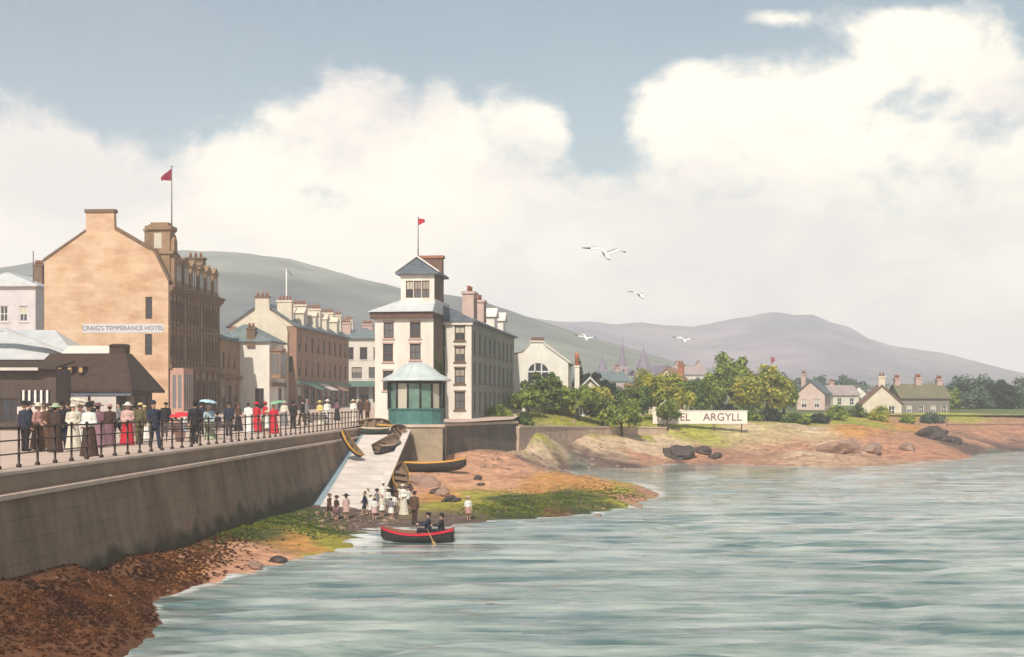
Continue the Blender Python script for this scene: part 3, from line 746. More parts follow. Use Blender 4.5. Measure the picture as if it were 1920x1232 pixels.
# --- the tall tan hotel with the sign on its gable
M_tan = mat('tan rendered gable', (.68, .49, .345), (.57, .37, .22), .5, .9, .4, 4, detail=9, bricks=(1.3, .42, .006), streak=(1, 1, .7), stain=(.26, .75, (.40, .21, .105), (1, 1, 2.2)))
M_hstone = mat('brown sandstone front', (.38, .24, .14), (.26, .16, .09), 1.2, .85, .3, 6, bricks=(.9, .4, .012), stain=(.5, .6, (.13, .08, .05), (1, 1, .4)))
M_hdark = mat('dark cornice stone', (.20, .12, .075), (.13, .08, .05), 2, .85, .3)
M_pinkst = mat('pink porch stone', (.52, .31, .24), (.40, .23, .18), 1.5, .85, .3, 6)
hb = 4.45
hotel = empty('hotel_building', at(83, 116.1, hb), R(-3.3), 'tall tan gabled hotel with a lettered band and a brown sandstone street front', 'hotel')
HW, HD = 11.45, 16.2
mb = MB()
gw = [(9.35, 8.85, .62, 2.0), (9.30, 5.6, .66, 1.9)]
wall_panel(mb, (0, 0, 0), (1, 0, 0), HW, -.6, 12.2, gw)
mb.prism([(0, 0, 12.2), (HW, 0, 12.2), (10.05, 0, 15.0), (9.6, 0, 15.15), (6.5, 0, 16.95), (6.45, 0, 18.5), (3.85, 0, 18.5), (3.85, 0, 16.75), (0, 0, 14.1)], (0, .55, 0))
for w in gw: add_window(hotel, (0, 0, 0), (1, 0, 0), *w, M_brownw, 1, False, None)
mb.prism([(HW, 16.2, 12.2), (10.05, 16.2, 15), (6, 16.2, 16.8), (0, 16.2, 14.1), (0, 16.2, -.6), (HW, 16.2, -.6)], (0, -.4, 0))
mb.face([(0, 16.2, -.6), (0, 0, -.6), (0, 0, 14.1), (0, 16.2, 14.1)])
mb.build('gable_wall', M_tan, hotel)
mb = MB()
cols = [.55 + i * 1.02 for i in range(15)]
ops = []
for i, u_ in enumerate(cols):
    if i in (4, 9): continue
    ops += [(u_, 5.35, .58, 2.15), (u_, 8.75, .58, 1.85)]
gops = [(u_ + .0, .4, 1.35, 3.1) for u_ in (3.9, 5.9, 7.9, 9.9, 11.9, 13.9)]
wall_panel(mb, (HW, 0, 0), (0, 1, 0), HD, -.6, 12.0, ops + gops)
for w in ops + gops: add_window(hotel, (HW, 0, 0), (0, 1, 0), *w, M_brownw, 2 if w[2] > 1 else 1, None, None)
mb.build('street_front', M_hstone, hotel)
mb = MB()
for z0, z1, p in ((4.45, 4.8, .28), (8.05, 8.3, .16), (11.2, 11.45, .2), (11.455, 11.75, .42), (11.755, 11.95, .6)):
    mb.box(HW + .003, HW + p, .05, HD + .1, z0, z1)
for u_ in [c - .32 for c in cols] + [15.7]:
    mb.box(HW + .003, HW + .12, u_ - .07, u_ + .07, 4.85, 8.0); mb.box(HW + .003, HW + .12, u_ - .07, u_ + .07, 8.35, 11.15)
for u_ in (3.55, 5.55, 7.55, 9.55, 11.55, 13.55, 15.6): mb.box(HW + .003, HW + .2, u_ - .16, u_ + .16, -.6, 4.4)
mb.build('cornice', M_hdark, hotel)
mb = MB()    # mansard attic behind the cornice and main roof
mb.prism([(HW - .05, .6, 12.0), (10.05, .6, 14.75), (6.2, .6, 16.5), (.1, .6, 13.7), (.1, .6, 13.4), (6, .6, 12.0)], (0, 15.1, 0))
roof_h = mb.build('roof', M_slate, hotel)
for u_ in (3.0, 5.2, 7.6, 10.0, 12.4, 14.8):    # attic dormers
    mb = MB(); mb.box(9.6, 11.45, u_ - .8, u_ + .8, 12.0, 14.3)
    mb.prism([(9.6, u_ - .95, 14.3), (9.6, u_ + .95, 14.3), (9.6, u_, 15.0)], (1.95, 0, 0))
    d = mb.build('dormer', M_hstone, roof_h)
    mb = MB(); 
    for k in (-.5, .12): mb.box(11.452, 11.475, u_ + k, u_ + k + .38, 12.5, 13.9)
    mb.build('pane', M_pane, d)
mb = MB()    # ornate corner turret dormer by the flag
mb.box(9.3, 11.35, .7, 2.0, 12.0, 17.0); mb.box(9.1, 11.55, .5, 2.2, 17.003, 17.35)
mb.box(9.5, 11.15, .9, 1.8, 17.353, 17.7); mb.box(9.2, 11.7, .56, 2.14, 14.8, 15.05)
mb.prism([(11.35, .9, 12), (11.35, 1.8, 12), (11.35, 1.8, 16.0), (11.35, 1.35, 16.6), (11.35, .9, 16.0)], (.35, 0, 0))
tur = mb.build('turret', M_hstone, hotel)
mb = MB(); mb.box(9.9, 10.6, .68, .698, 15.3, 16.7); mb.build('pane', M_paneL, tur)
chimney(hotel, 8.9, 5.2, 14.0, 2.6, 1.0, 3.4, M_hstone, 5)
chimney(hotel, 9.2, 15.4, 14.0, 1.8, .9, 1.9, M_hdark, 3)
chimney(hotel, 2.2, 6, 13.6, .9, .9, 2.9, M_hdark, 2)
mb = MB(); mb.box(3.75, 6.55, -.10, .68, 18.503, 18.8); mb.build('chimney_cap', M_hdark, hotel)
mb = MB()
mb.prism([(6.5, -.05, 16.96), (9.62, -.05, 15.17), (10.08, -.05, 15.0), (11.5, -.05, 12.2), (11.62, -.05, 12.3), (10.25, -.05, 15.2), (9.75, -.05, 15.42), (6.5, -.05, 17.3)], (0, .65, 0))
mb.build('skew', M_hdark, hotel); mb = MB()
mb.prism([(-.1, -.05, 14.1), (3.85, -.05, 16.78), (3.85, -.05, 17.0), (-.1, -.05, 14.35)], (0, .65, 0))
mb.build('skew', M_hdark, hotel)
mb = MB(); mb.box(HW + .05, HW + 1.3, .3, 3.1, -.6, 4.43)
pch = mb.build('porch', M_pinkst, hotel)
mb = MB()
for k in (.55, 1.2, 1.85, 2.5): mb.box(HW + 1.303, HW + 1.33, k, k + .35, .6, 3.9)
mb.box(HW + .3, HW + .6, .27, .297, .8, 3.8); mb.box(HW + .8, HW + 1.1, .27, .297, .8, 3.8)
mb.build('pane', M_pane, pch)
M_signw = mat('grey white sign paint', (.60, .57, .58), (.50, .48, .50), 4, .8)
M_letd = mat('dark sign letters', (.17, .15, .19), None, 4, .7)
mb = MB(); mb.box(3.55, 11.0, -.02, -.004, 7.62, 8.42)
sg = mb.build('sign_band', M_signw, hotel)
put('lettering', text_mesh("CRAIG'S TEMPERANCE HOTEL", .56, M_letd, .008), sg, (7.27, -.032, 8.02), (R(90), 0, 0))
fl = empty('flagpole', at(322, 117.6, 20.2), 0, 'thin flagpole with a dark red flag on the tan hotel', 'flagpole')
M_pole = mat('grey flagpole', (.16, .13, .14), None, 5, .6)
M_flag = mat('dark red bunting', (.28, .022, .045), (.16, .012, .03), 4, .8)
mb = MB(); mb.tube([(0, 0, 0), (0, 0, 7.2)], [.07, .04], 8); mb.ell((0, 0, 7.25), (.08,) * 3, 8); mb.build('pole', M_pole, fl)
def flag(parent, pts, z, m):
    mb = MB(); n = 10
    for i in range(n):
        for sgn in (0,):
            t0, t1 = i / n, (i + 1) / n
            f = lambda t: (pts[0] * t, .12 * math.sin(t * 7) * t, 0)
            a, b = f(t0), f(t1)
            h0, h1 = pts[1] * (1 - t0 * pts[2]), pts[1] * (1 - t1 * pts[2])
            d0, d1 = pts[3] * t0, pts[3] * t1
            mb.face([(a[0], a[1], z - h0 + d0 * 0 - d0), (b[0], b[1], z - h1 - d1), (b[0], b[1], z - d1), (a[0], a[1], z - d0)])
    o = mb.build('flag', m, parent)
    o.modifiers.new('t', 'SOLIDIFY').thickness = .015
    return o
flag(fl, (-1.0, 1.15, .75, .85), 7.1, M_flag)

# --- building far to the left
bl = empty('villa', at(-60, 140, 7), R(-4), 'pale villa with grey hipped roof behind the tan hotel at the left edge', 'house')
M_villa = mat('pale villa render', (.58, .55, .55), (.48, .45, .46), .8, .85, .2)
mb = MB(); body(mb, bl, 7.6, 9, -3, 11.4, {FR: [(1.2, 7.6, .9, 1.7), (3.6, 7.6, .9, 1.7), (5.8, 7.6, .9, 1.7), (5.8, 4.0, .9, 1.9), (3.6, 4, .9, 1.9)], RT: [(2, 7.6, .9, 1.7), (5, 7.6, .9, 1.7)]}, M_white, M_villa); mb.build('wall', M_villa, bl)
mb = MB(); hip_roof(mb, 7.6, 9, 11.403, 1.6, 1.8); r = mb.build('roof', M_lead, bl); chimney(r, 6.2, 4, 12, 1.0, .7, 2.0, M_hdark, 3)
mb = MB(); mb.tube([(6.9, 1, 11.6), (6.9, 1, 15.4)], .06, 6); mb.build('mast', M_pole, bl)

# --- low hall with big pale roof behind the pier pavilion
hl = empty('hall', at(-90, 103, 4.2), R(3), 'low hall with a broad pale grey sloping roof in front of the tan gable', 'hall')
M_hall = mat('dark timber hall', (.09, .065, .06), (.05, .04, .04), 2, .8, .3)
mb = MB(); body(mb, hl, 9.6, 8, -.5, 5.0, {FR: [(2, 1.4, 1, 1.8), (5, 1.4, 1, 1.8)]}, M_brownw); mb.build('wall', M_hall, hl)
mb = MB(); mb.prism([(-.3, -.4, 7.3), (4.2, -.4, 7.3), (10.6, -.4, 4.85), (10.6, -.4, 5.05), (4.2, -.4, 7.55), (-.3, -.4, 7.55)], (0, 1.0, 0)); 
mb.prism([(-.6, -.5, 4.9), (-.6, 4, 7.5), (-.6, 4.2, 7.5), (-.6, 4.2, 5.2), (-.6, -.5, 5.1)], (.3, 0, 0))
hip_roof(mb, 9.6, 8, 5.003, 2.5, 3.2, .55); mb.build('roof', M_lead, hl)

# --- dark brown pier pavilion
M_shing = mat('dark brown shingle', (.085, .048, .032), (.05, .028, .02), 1.6, .85, .5, 8, courses=.22)
M_pav = mat('dark pavilion timber', (.10, .075, .055), (.06, .045, .035), 2, .8, .3)
M_glassw = mat('whitewashed roof glass', (.74, .70, .60), (.62, .58, .50), 1.5, .35, .1)
M_lamp = mat('amber roof light', (.62, .40, .16), (.45, .28, .12), 3, .3)
M_panelw = mat('pale painted panel', (.62, .55, .50), (.50, .43, .40), 2, .7)
pv_ = empty('pier_pavilion', at(62, 86, 4.0), R(-2), 'low dark brown hipped pier pavilion with a white glazed roof strip and pale panels', 'pavilion')
mb = MB(); W_, D_ = 6.3, 5.6
body(mb, pv_, W_, D_, -.3, 2.7, {FR: [(.4, .4, 1.3, 1.7), (2.1, .4, 1.1, 1.7), (4.9, .3, 1.0, 2.0)], RT: [(1, .8, 1.2, 1.4), (3.4, .8, 1.2, 1.4)]}, M_brownw)
mb.build('wall', M_pav, pv_)
mb = MB()
E = [(-1.0, -.8), (7.0, -.8), (7.0, 6.3), (-1.0, 6.3)]; T = [(.2, 2.4), (5.5, 2.4), (5.5, 3.6), (.2, 3.6)]
lo = [mb.bm.verts.new((*e, 2.45)) for e in E]; l2 = [mb.bm.verts.new((*e, 2.62)) for e in E]; up = [mb.bm.verts.new((*e, 5.15)) for e in T]
mb.bm.faces.new(lo[::-1]); mb.bm.faces.new(up)
for k in range(4):
    mb.bm.faces.new((lo[k], lo[(k + 1) % 4], l2[(k + 1) % 4], l2[k])); mb.bm.faces.new((l2[k], l2[(k + 1) % 4], up[(k + 1) % 4], up[k]))
rf = mb.build('roof', M_shing, pv_)
mb = MB(); mb.prism([(.9, 2.25, 5.0), (.9, 4.0, 5.75), (.9, 4.2, 5.75), (.9, 4.2, 5.0)], (3.3, 0, 0)); mb.build('skylight', M_glassw, rf)
mb = MB(); mb.box(4.3, 5.4, 2.5, 3.5, 5.153, 5.66); mb.prism([(4.2, 2.4, 5.663), (5.5, 2.4, 5.663), (5.25, 2.6, 5.82), (4.45, 2.6, 5.82)], (0, 1.1, 0)); mb.build('roof_vent', M_shing, rf)
for k in (1.55, 2.25, 3.0):
    mb = MB(); mb.box(k, k + .30, .25, 1.1, 3.75, 4.15); mb.box(k - .05, k + .35, .18, 1.1, 4.153, 4.22)
    lt = mb.build('roof_light', M_brownw, rf); mb = MB(); mb.box(k + .05, k + .25, .225, .247, 3.8, 4.1); mb.build('pane', M_lamp, lt)
for x0, x1, z0, z1 in ((2.6, 4.0, .0, 2.15), (4.2, 5.9, .0, 2.15)):
    mb = MB(); mb.box(x0, x1, -.76, -.70, z0 + .75, z1); mb.build('panel', M_panelw, pv_)
mb = MB(); mb.box(-.9, 6.9, -.72, -.62, 2.2, 2.447); mb.build('valance', M_slate, pv_)
for x in (.1, 2.4, 4.1, 6.7):
    mb = MB(); mb.box(x - .06, x + .06, -.66, -.54, -.3, 2.197); mb.build('post', M_iron, pv_)
bo = empty('ticket_booth', at(-60, 79, 4.0), R(-2), 'dark booth with white balusters and a pale roof edge left of the pavilion', 'booth')
M_booth = mat('dark blue grey boarding', (.085, .058, .05), (.04, .03, .03), 2, .8, .3, streak=(6, 6, .3), stain=(.8, .5, (.13, .09, .07)))
mb = MB(); body(mb, bo, 5.5, 2.4, -.3, 3.85, {FR: [(.4, .5, 1.4, 1.5), (2.0, .5, 1.1, 1.5), (3.3, 1.75, 1.9, .75)]}, M_booth, None, (0, 0, 0), 2, False); mb.build('wall', M_booth, bo)
mb = MB()
for k in range(5):
    mb = MB(); mb.box(3.42 + k * .37, 3.55 + k * .37, -.05, -.008, 1.72, 2.52)
    mb.build('baluster', M_white, bo)
mb = MB(); mb.prism([(-.3, -.5, 3.8), (-.3, 2.7, 4.3), (-.3, 2.7, 4.42), (-.3, -.5, 3.93)], (6.0, 0, 0)); mb.build('roof', M_shing, bo)
mb = MB(); mb.box(-.3, 4.6, -.58, -.50, 3.72, 3.9); mb.build('fascia', M_panelw, bo)
mb = MB(); mb.box(3.2, 5.2, -.3, -.01, 1.05, 1.5); mb.build('counter', M_panelw, bo)

# --- small brown house beside the hotel
sb = empty('shop_building', at(414, 132.2, 4.7), R(-3.3), 'narrow brown two storey shop between the hotel and the white house', 'shop')
mb = MB(); X0 = -4.0
body(mb, sb, 4, 7.2, -.5, 7.6, {RT: [(.7, 4.6, .8, 1.7), (2.6, 4.6, .8, 1.7), (4.8, 4.6, .8, 1.7), (.5, .3, 1.4, 2.6), (2.7, .3, 1.4, 2.6), (5, .3, 1.4, 2.6)]}, M_brownw, None, (X0, 0, 0)); mb.build('wall', M_hstone, sb)
mb = MB(); mb.prism([(X0 - .2, -.2, 7.603), (.3, -.2, 7.603), (X0 + .6, -.2, 9.0)], (0, 7.6, 0)); mb.build('roof', M_slate, sb)
mb = MB(); mb.box(.003, .35, 0, 7.2, 3.6, 3.95); mb.build('fascia', M_hdark, sb)

# --- white corner house and cream gable behind
M_wh = mat('white harled wall', (.78, .74, .67), (.66, .61, .55), .8, .9, .4, 9, stain=(.7, .4, (.48, .42, .35), (1, 1, .3)))
M_cream = mat('cream harled wall', (.70, .62, .49), (.58, .50, .40), .8, .9, .4, 9, stain=(.7, .4, (.44, .36, .27), (1, 1, .3)))
M_bay = mat('russet bay timber', (.36, .21, .13), (.26, .15, .10), 3, .7)
wh = empty('corner_house', at(505, 139.2, 4.8), R(-4), 'white harled corner house with slate roof and a russet bay window', 'house')
mb = MB(); X0 = -6.2
body(mb, wh, 6.2, 6.6, -.5, 7.55, {FR: [(1.7, 5.2, .85, 1.6), (4.6, .3, 1.0, 2.2)], RT: [(3.9, .3, 1.6, 2.3)]}, M_brownw, M_wh, (X0, 0, 0)); mb.build('wall', M_wh, wh)
mb = MB(); hip_roof(mb, 6.2, 6.6, 7.553, 1.9, 1.6, .35, .14, (X0, 0, 0)); r = mb.build('roof', M_slate2, wh)
chimney(r, -2.0, .1, 7.0, .9, .7, 1.9, M_hdark, 2)
mb = MB(); mb.prism([(.003, .5, 3.6), (1.0, .9, 3.6), (1.0, 2.7, 3.6), (.003, 3.1, 3.6)], (0, 0, 3.0)); mb.prism([(.003, .35, 6.603), (1.15, .8, 6.603), (1.15, 2.8, 6.603), (.003, 3.25, 6.603)], (0, 0, .3))
bw = mb.build('bay_window', M_bay, wh)
mb = MB()
mb.box(1.004, 1.02, 1.0, 1.75, 4.1, 6.3); mb.box(1.004, 1.02, 1.85, 2.6, 4.1, 6.3)
for k in range(2):
    x0 = .12 + k * .42; mb.prism([(x0, .48 + x0 * .4, 4.1), (x0 + .34, .48 + (x0 + .34) * .4, 4.1), (x0 + .34, .485 + (x0 + .34) * .4 - .02, 4.1), (x0, .485 + x0 * .4 - .02, 4.1)], (0, 0, 2.2))
mb.build('pane', M_pane, bw)
mb = MB(); mb.box(.003, .3, .0, 6.6, 2.75, 3.15); mb.build('fascia', M_hdark, wh)
cg = empty('gabled_tenement', at(441, 147.5, 5), R(-4), 'cream gabled tenement with a central chimney above the white corner house', 'house')
mb = MB(); body(mb, cg, 6.1, 9, -.5, 9.0, {}, M_brownw); mb.prism([(0, 0, 9.0), (6.1, 0, 9.0), (6.0, 0, 9.5), (4.0, 0, 11.4), (3.95, 0, 12.8), (2.35, 0, 12.8), (2.3, 0, 11.3), (.2, 0, 9.5)], (0, .4, 0)); mb.build('wall', M_cream, cg)
mb = MB(); mb.prism([(-.05, .42, 9.0), (3.05, .42, 11.6), (6.15, .42, 9.0), (3, .42, 8.8)], (0, 8.8, 0)); r = mb.build('roof', M_slate2, cg)
mb = MB(); mb.box(2.25, 4.05, -.08, .5, 12.803, 13.0); mb.build('chimney_cap', M_hdark, cg)
mb = MB()
for k in (2.6, 3.15, 3.7):
    mb = MB(); mb.lathe([(.15, 13.003), (.12, 13.4), (.15, 13.5), (.1, 13.5)], 8, (k, .2, 0))
    mb.build('chimney_pot', M_pot, cg)
fp = empty('white_flagpole', at(537, 148.6, 13.4), 0, 'bare white flagpole with a short gaff on the cream gabled roof', 'flagpole')
M_wpole = mat('white flagpole paint', (.8, .77, .72), None, 4, .5)
mb = MB(); mb.tube([(0, 0, 0), (0, 0, 7.9)], [.10, .06], 8); mb.build('pole', M_wpole, fp); mb = MB(); mb.tube([(0, 0, 7.8), (.7, 0, 7.1)], .04, 6); mb.build('gaff', M_pole, fp)

# --- long brown terrace with shops
M_terr = mat('russet terrace stone', (.36, .205, .135), (.24, .145, .10), 1.0, .85, .3, 6, bricks=(.8, .35, .012))
M_shopg = mat('green shopfront paint', (.09, .17, .13), (.06, .11, .09), 2, .5)
tr = empty('terrace', at(556, 147.5, 5.1), R(-5.5), 'long russet shopping terrace with cream chimney stacks and green shopfronts', 'terrace')
X0, TD = -8.0, 27.0
mb = MB(); ops = []
for i in range(9): ops += [(.9 + i * 2.95, 6.6, 1.0, 1.9), (.9 + i * 2.95, 3.7, 1.0, 1.9)]
sh = [(.5 + i * 2.95, .3, 2.1, 2.3) for i in range(9)]
body(mb, tr, 8, TD, -.5, 9.5, {RT: ops + sh, FR: [(6.6, 4.2, .9, 1.8)]}, M_brownw, None, (X0, 0, 0)); mb.build('wall', M_terr, tr)
mb = MB(); gable_roof(mb, 8, TD, 9.503, 2.7, 'y', .3, .16, (X0, 0, 0)); r = mb.build('roof', M_slate, tr)
mb = MB(); gable_wall(mb, 8, TD, 9.5, 2.75, 'y', (X0, 0, 0)); mb.build('gable_wall', M_cream, tr)
for y in (1.0, 7.5, 14.5, 21.5, 26): chimney(r, -1.6, y, 10.2, 1.7, .8, 2.1, M_cream, 4)
mb = MB(); mb.box(.003, .35, 0, TD, 2.75, 3.2); mb.build('fascia', M_shopg, tr)
for i in range(3):
    y0 = 3.2 + i * 6.2
    mb = MB(); mb.prism([(.36, y0, 3.0), (1.9, y0, 2.2), (1.9, y0, 2.15), (.36, y0, 2.85)], (0, 3.8, 0)); mb.build('awning', [M_shopg, M_panelw, M_bay][i], tr)
for i in range(4):
    mb = MB(); y0 = 3.6 + i * 5.6; mb.box(-2.2, -.1, y0, y0 + 1.5, 9.6, 11.2); mb.prism([(-2.6, y0 - .15, 11.203), (-2.6, y0 + 1.65, 11.203), (-2.6, y0 + .75, 11.9)], (2.6, 0, 0))
    d = mb.build('dormer', M_cream, r); mb = MB(); mb.box(-.097, -.08, y0 + .3, y0 + 1.2, 9.9, 11.0); mb.build('pane', M_pane, d)

# --- pale block closing the street
pb = empty('street_end_building', at(640, 186, 5.4), R(-3), 'pale cream block with rosy chimneys closing the end of the street', 'building')
M_pale = mat('pale cream stone', (.66, .60, .52), (.54, .49, .44), .7, .85, .3)
mb = MB(); body(mb, pb, 6.4, 8, -.5, 9.6, {FR: [(.7, 6.6, 1.1, 1.8), (2.7, 6.6, 1.1, 1.8), (4.7, 6.6, 1.1, 1.8), (1.5, 3.9, 1.5, 1.6), (4.0, 3.9, 1.5, 1.6), (.6, .4, 1.6, 2.3), (2.6, .4, 1.4, 2.3), (4.6, .4, 1.4, 2.3)]}, M_brownw, M_pale); mb.build('wall', M_pale, pb)
mb = MB(); hip_roof(mb, 6.4, 8, 9.603, 1.6, 2.4); r = mb.build('roof', M_slate2, pb)
M_rosy = mat('rosy chimney stone', (.52, .36, .32), (.42, .28, .25), 2, .85, .3)
for x, y in ((.5, 1), (3.2, 4), (5.8, 1)): chimney(r, x, y, 9.4, 1.5, .8, 2.4, M_rosy, 4)
mb = MB(); mb.prism([(.2, -.02, 3.5), (.2, -1.8, 2.7), (.2, -1.8, 2.62), (.2, -.02, 3.35)], (6, 0, 0)); mb.build('awning', M_shopg, pb)
fb = empty('far_tenement', at(596, 196, 5.8), R(-3), 'pinkish tenement roofs rising behind the russet terrace', 'tenement')
mb = MB(); body(mb, fb, 5.2, 8, -.5, 10.8, {FR: [(1, 8, 1, 1.7), (3, 8, 1, 1.7)]}, M_brownw, M_rosy); mb.build('wall', M_rosy, fb)
mb = MB(); hip_roof(mb, 5.2, 8, 10.803, 1.4, 2.0); r = mb.build('roof', M_slate, fb); chimney(r, 1.5, 2, 11, 1.8, .8, 2.0, M_rosy, 4); chimney(r, 4.3, 3, 11, 1.3, .8, 1.6, M_pale, 3)

# --- white tower house with long side range
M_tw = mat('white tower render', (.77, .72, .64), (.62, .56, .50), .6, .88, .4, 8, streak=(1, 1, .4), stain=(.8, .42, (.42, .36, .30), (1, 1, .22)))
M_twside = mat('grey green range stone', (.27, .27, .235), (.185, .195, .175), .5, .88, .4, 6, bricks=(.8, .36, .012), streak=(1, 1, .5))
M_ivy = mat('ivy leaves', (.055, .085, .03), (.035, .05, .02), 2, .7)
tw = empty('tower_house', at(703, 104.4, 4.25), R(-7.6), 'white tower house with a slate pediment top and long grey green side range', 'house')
M_tw_shade = mat('brown shaded tower flank', (.21, .145, .105), (.12, .085, .06), .8, .9, .5, 6, bricks=(.8, .36, .014))  # brown base colour holds the shade of the tower's right flank
mb = MB()
wins = {FR: [(.72, 6.75, .85, 1.3), (.66, 4.85, .85, 1.45), (.66, 2.5, .85, 1.6), (2.9, 6.75, .9, 1.3), (2.9, 5.0, .9, 1.3), (2.9, 2.7, .9, 1.5)], LF: [(2, 6.7, .9, 1.4), (2, 4.6, .9, 1.5)]}
body(mb, tw, 4.85, 10, -.5, 8.75, wins, M_brownw, M_rosy, (0, 0, 0), 2)
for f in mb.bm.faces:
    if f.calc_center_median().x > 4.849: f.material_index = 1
mb.build('wall', [M_tw, M_tw_shade], tw)
mb = MB()    # brown frieze and pale skirt roof wrapping the front
mb.box(-.35, 4.85, -.35, 6, 8.35, 8.748 + .12)
mb.build('eaves', M_brownw, tw)
mb = MB()
a = [(-.55, -.55, 8.87), (4.9, -.55, 8.87), (4.9, .75, 9.95), (2.1, .75, 9.95), (-.55, 7, 8.87), (2.1, 7, 9.95)]
mb.face([a[0], a[1], a[2], a[3]]); mb.face([a[4], a[0], a[3], a[5]]); mb.face([a[0], a[4], (4.9, 7, 8.87), a[1]]); mb.face([a[1], (4.9, 7, 8.87), (4.9, 7, 9.95), a[2]]); mb.face([a[3], a[2], (4.9, 7, 9.95), a[5]])
mb.build('skirt_roof', M_lead, tw)
mb = MB(); tz = 9.3
TX0, TX1, TY0, TY1 = 2.05, 4.84, .45, 4.6
o_ = Vector((TX0, TY0, 0)); tops = [(.42, 10.05, .62, 1.4), (1.09, 10.05, .62, 1.4), (1.76, 10.05, .62, 1.4)]
wall_panel(mb, o_, (1, 0, 0), TX1 - TX0, tz, 11.95, tops)
for w in tops: add_window(tw, o_, (1, 0, 0), *w, M_brownw, 2, True)
for s in (RT, LF, BK):
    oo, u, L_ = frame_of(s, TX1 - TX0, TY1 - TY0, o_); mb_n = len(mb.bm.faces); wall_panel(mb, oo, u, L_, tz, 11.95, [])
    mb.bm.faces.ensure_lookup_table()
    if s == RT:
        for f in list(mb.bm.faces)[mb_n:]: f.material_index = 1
mb.build('tower_wall', [M_tw, M_tw_shade], tw)
mb = MB(); tm = (TX0 + TX1) / 2
mb.prism([(TX0 - .38, TY0 - .35, 11.952), (TX1 + .38, TY0 - .35, 11.952), (TX1 + .38, TY0 - .35, 12.12), (tm, TY0 - .35, 13.35), (TX0 - .38, TY0 - .35, 12.12)], (0, TY1 - TY0 + .7, 0))
pr = mb.build('tower_roof', M_slate, tw)
mb = MB()
for sx in (-1, 1):
    e = tm + sx * (TX1 - tm + .48)
    mb.prism([(tm, TY0 - .48, 13.36), (e, TY0 - .48, 12.08), (e, TY0 - .48, 12.20), (tm, TY0 - .48, 13.5)], (0, .125, 0))
mb.build('bargeboard', M_white, pr)
M_tchim = mat('brown tower chimney', (.20, .11, .075), (.14, .08, .06), 2, .85, .3)
mb = MB(); mb.box(2.85, 5.0, 3.0, 3.7, 11.9, 13.55); c = mb.build('chimney', M_tchim, tw)
mb = MB(); mb.box(2.75, 5.1, 2.9, 3.8, 13.553, 13.78); mb.build('chimney_cap', M_pot, c)
# bay set back to the right, and the long range
mb = MB(); bx0, bx1, by = 4.853, 7.25, 4.4
bw_ = [(.95, 6.75, .9, 1.25), (.95, 4.95, .9, 1.25), (.95, 3.1, .9, 1.3), (.95, .9, .9, 1.5)]
wall_panel(mb, (bx0, by, 0), (1, 0, 0), bx1 - bx0, -.5, 8.3, bw_)
for w in bw_: add_window(tw, (bx0, by, 0), (1, 0, 0), *w, M_brownw, 2, None, M_hdark)
mb.box(bx0 - .0, bx1 + .12, by - .16, by - .003, 8.05, 8.3)
mb.build('bay_wall', M_tw, tw)
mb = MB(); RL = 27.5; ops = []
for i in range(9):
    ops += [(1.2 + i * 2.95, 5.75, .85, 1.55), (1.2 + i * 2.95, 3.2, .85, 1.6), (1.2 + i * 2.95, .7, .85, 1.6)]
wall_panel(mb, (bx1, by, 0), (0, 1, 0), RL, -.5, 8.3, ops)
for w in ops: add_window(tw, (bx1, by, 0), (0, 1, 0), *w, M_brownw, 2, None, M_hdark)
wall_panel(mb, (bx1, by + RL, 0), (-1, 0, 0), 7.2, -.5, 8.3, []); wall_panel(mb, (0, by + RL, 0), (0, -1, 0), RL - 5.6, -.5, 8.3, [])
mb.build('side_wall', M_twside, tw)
mb = MB()
mb.prism([(bx1 + .35, by - .25, 8.303), (bx1 + .35, by - .25, 8.45), (3.5, by - .25, 10.3), (.4, by - .25, 8.9), (.4, by - .25, 8.303)], (0, RL + .5, 0)); r = mb.build('roof', M_slate, tw)
M_cpink = mat('pink harled chimney', (.58, .42, .36), (.46, .33, .29), 1.5, .88, .3)
for y, h in ((8.6, 2.6), (14.0, 2.3)): 
    c = chimney(r, 6.4, y, 8.35, 1.0, 1.9 if y < 10 else 1.3, h, M_cpink, 4, 'y')
    mb = MB(); mb.box(6.902, 6.93, y - .7, y - .35, 8.9, 10.6); mb.box(6.902, 6.93, y + .3, y + .65, 8.9, 10.6); mb.build('panel', M_brownw, c)
for y in (17.5, 23.5):
    mb = MB(); mb.box(5.2, bx1 + .02, y, y + 2.0, 8.304, 9.6); mb.prism([(4.8, y - .2, 9.603), (4.8, y + 2.2, 9.603), (4.8, y + 1, 10.5)], (bx1 - 4.6, 0, 0))
    d = mb.build('dormer', M_tw, r); mb = MB(); mb.box(bx1 + .023, bx1 + .04, y + .5, y + 1.5, 8.5, 9.5); mb.build('pane', M_pane, d)
mb = MB(); mb.tube([(4.95, 4.3, -.4), (4.95, 4.3, 8.2)], .07, 6); mb.build('dark_pipe', M_iron2, tw)
# flag on the tower
f2 = empty('tower_flagpole', at(784, 106.5, 18.2), 0, 'thin flagpole with a small red flag on the white tower', 'flagpole')
mb = MB(); mb.tube([(0, 0, -.6), (0, 0, 2.95)], [.05, .03], 8); mb.ell((0, 0, 2.98), (.05,) * 3, 8); mb.build('pole', M_pole, f2)
flag(f2, (.55, .6, .6, .1), 2.9, mat('bright red bunting', (.55, .03, .04), (.35, .02, .03), 4, .8))

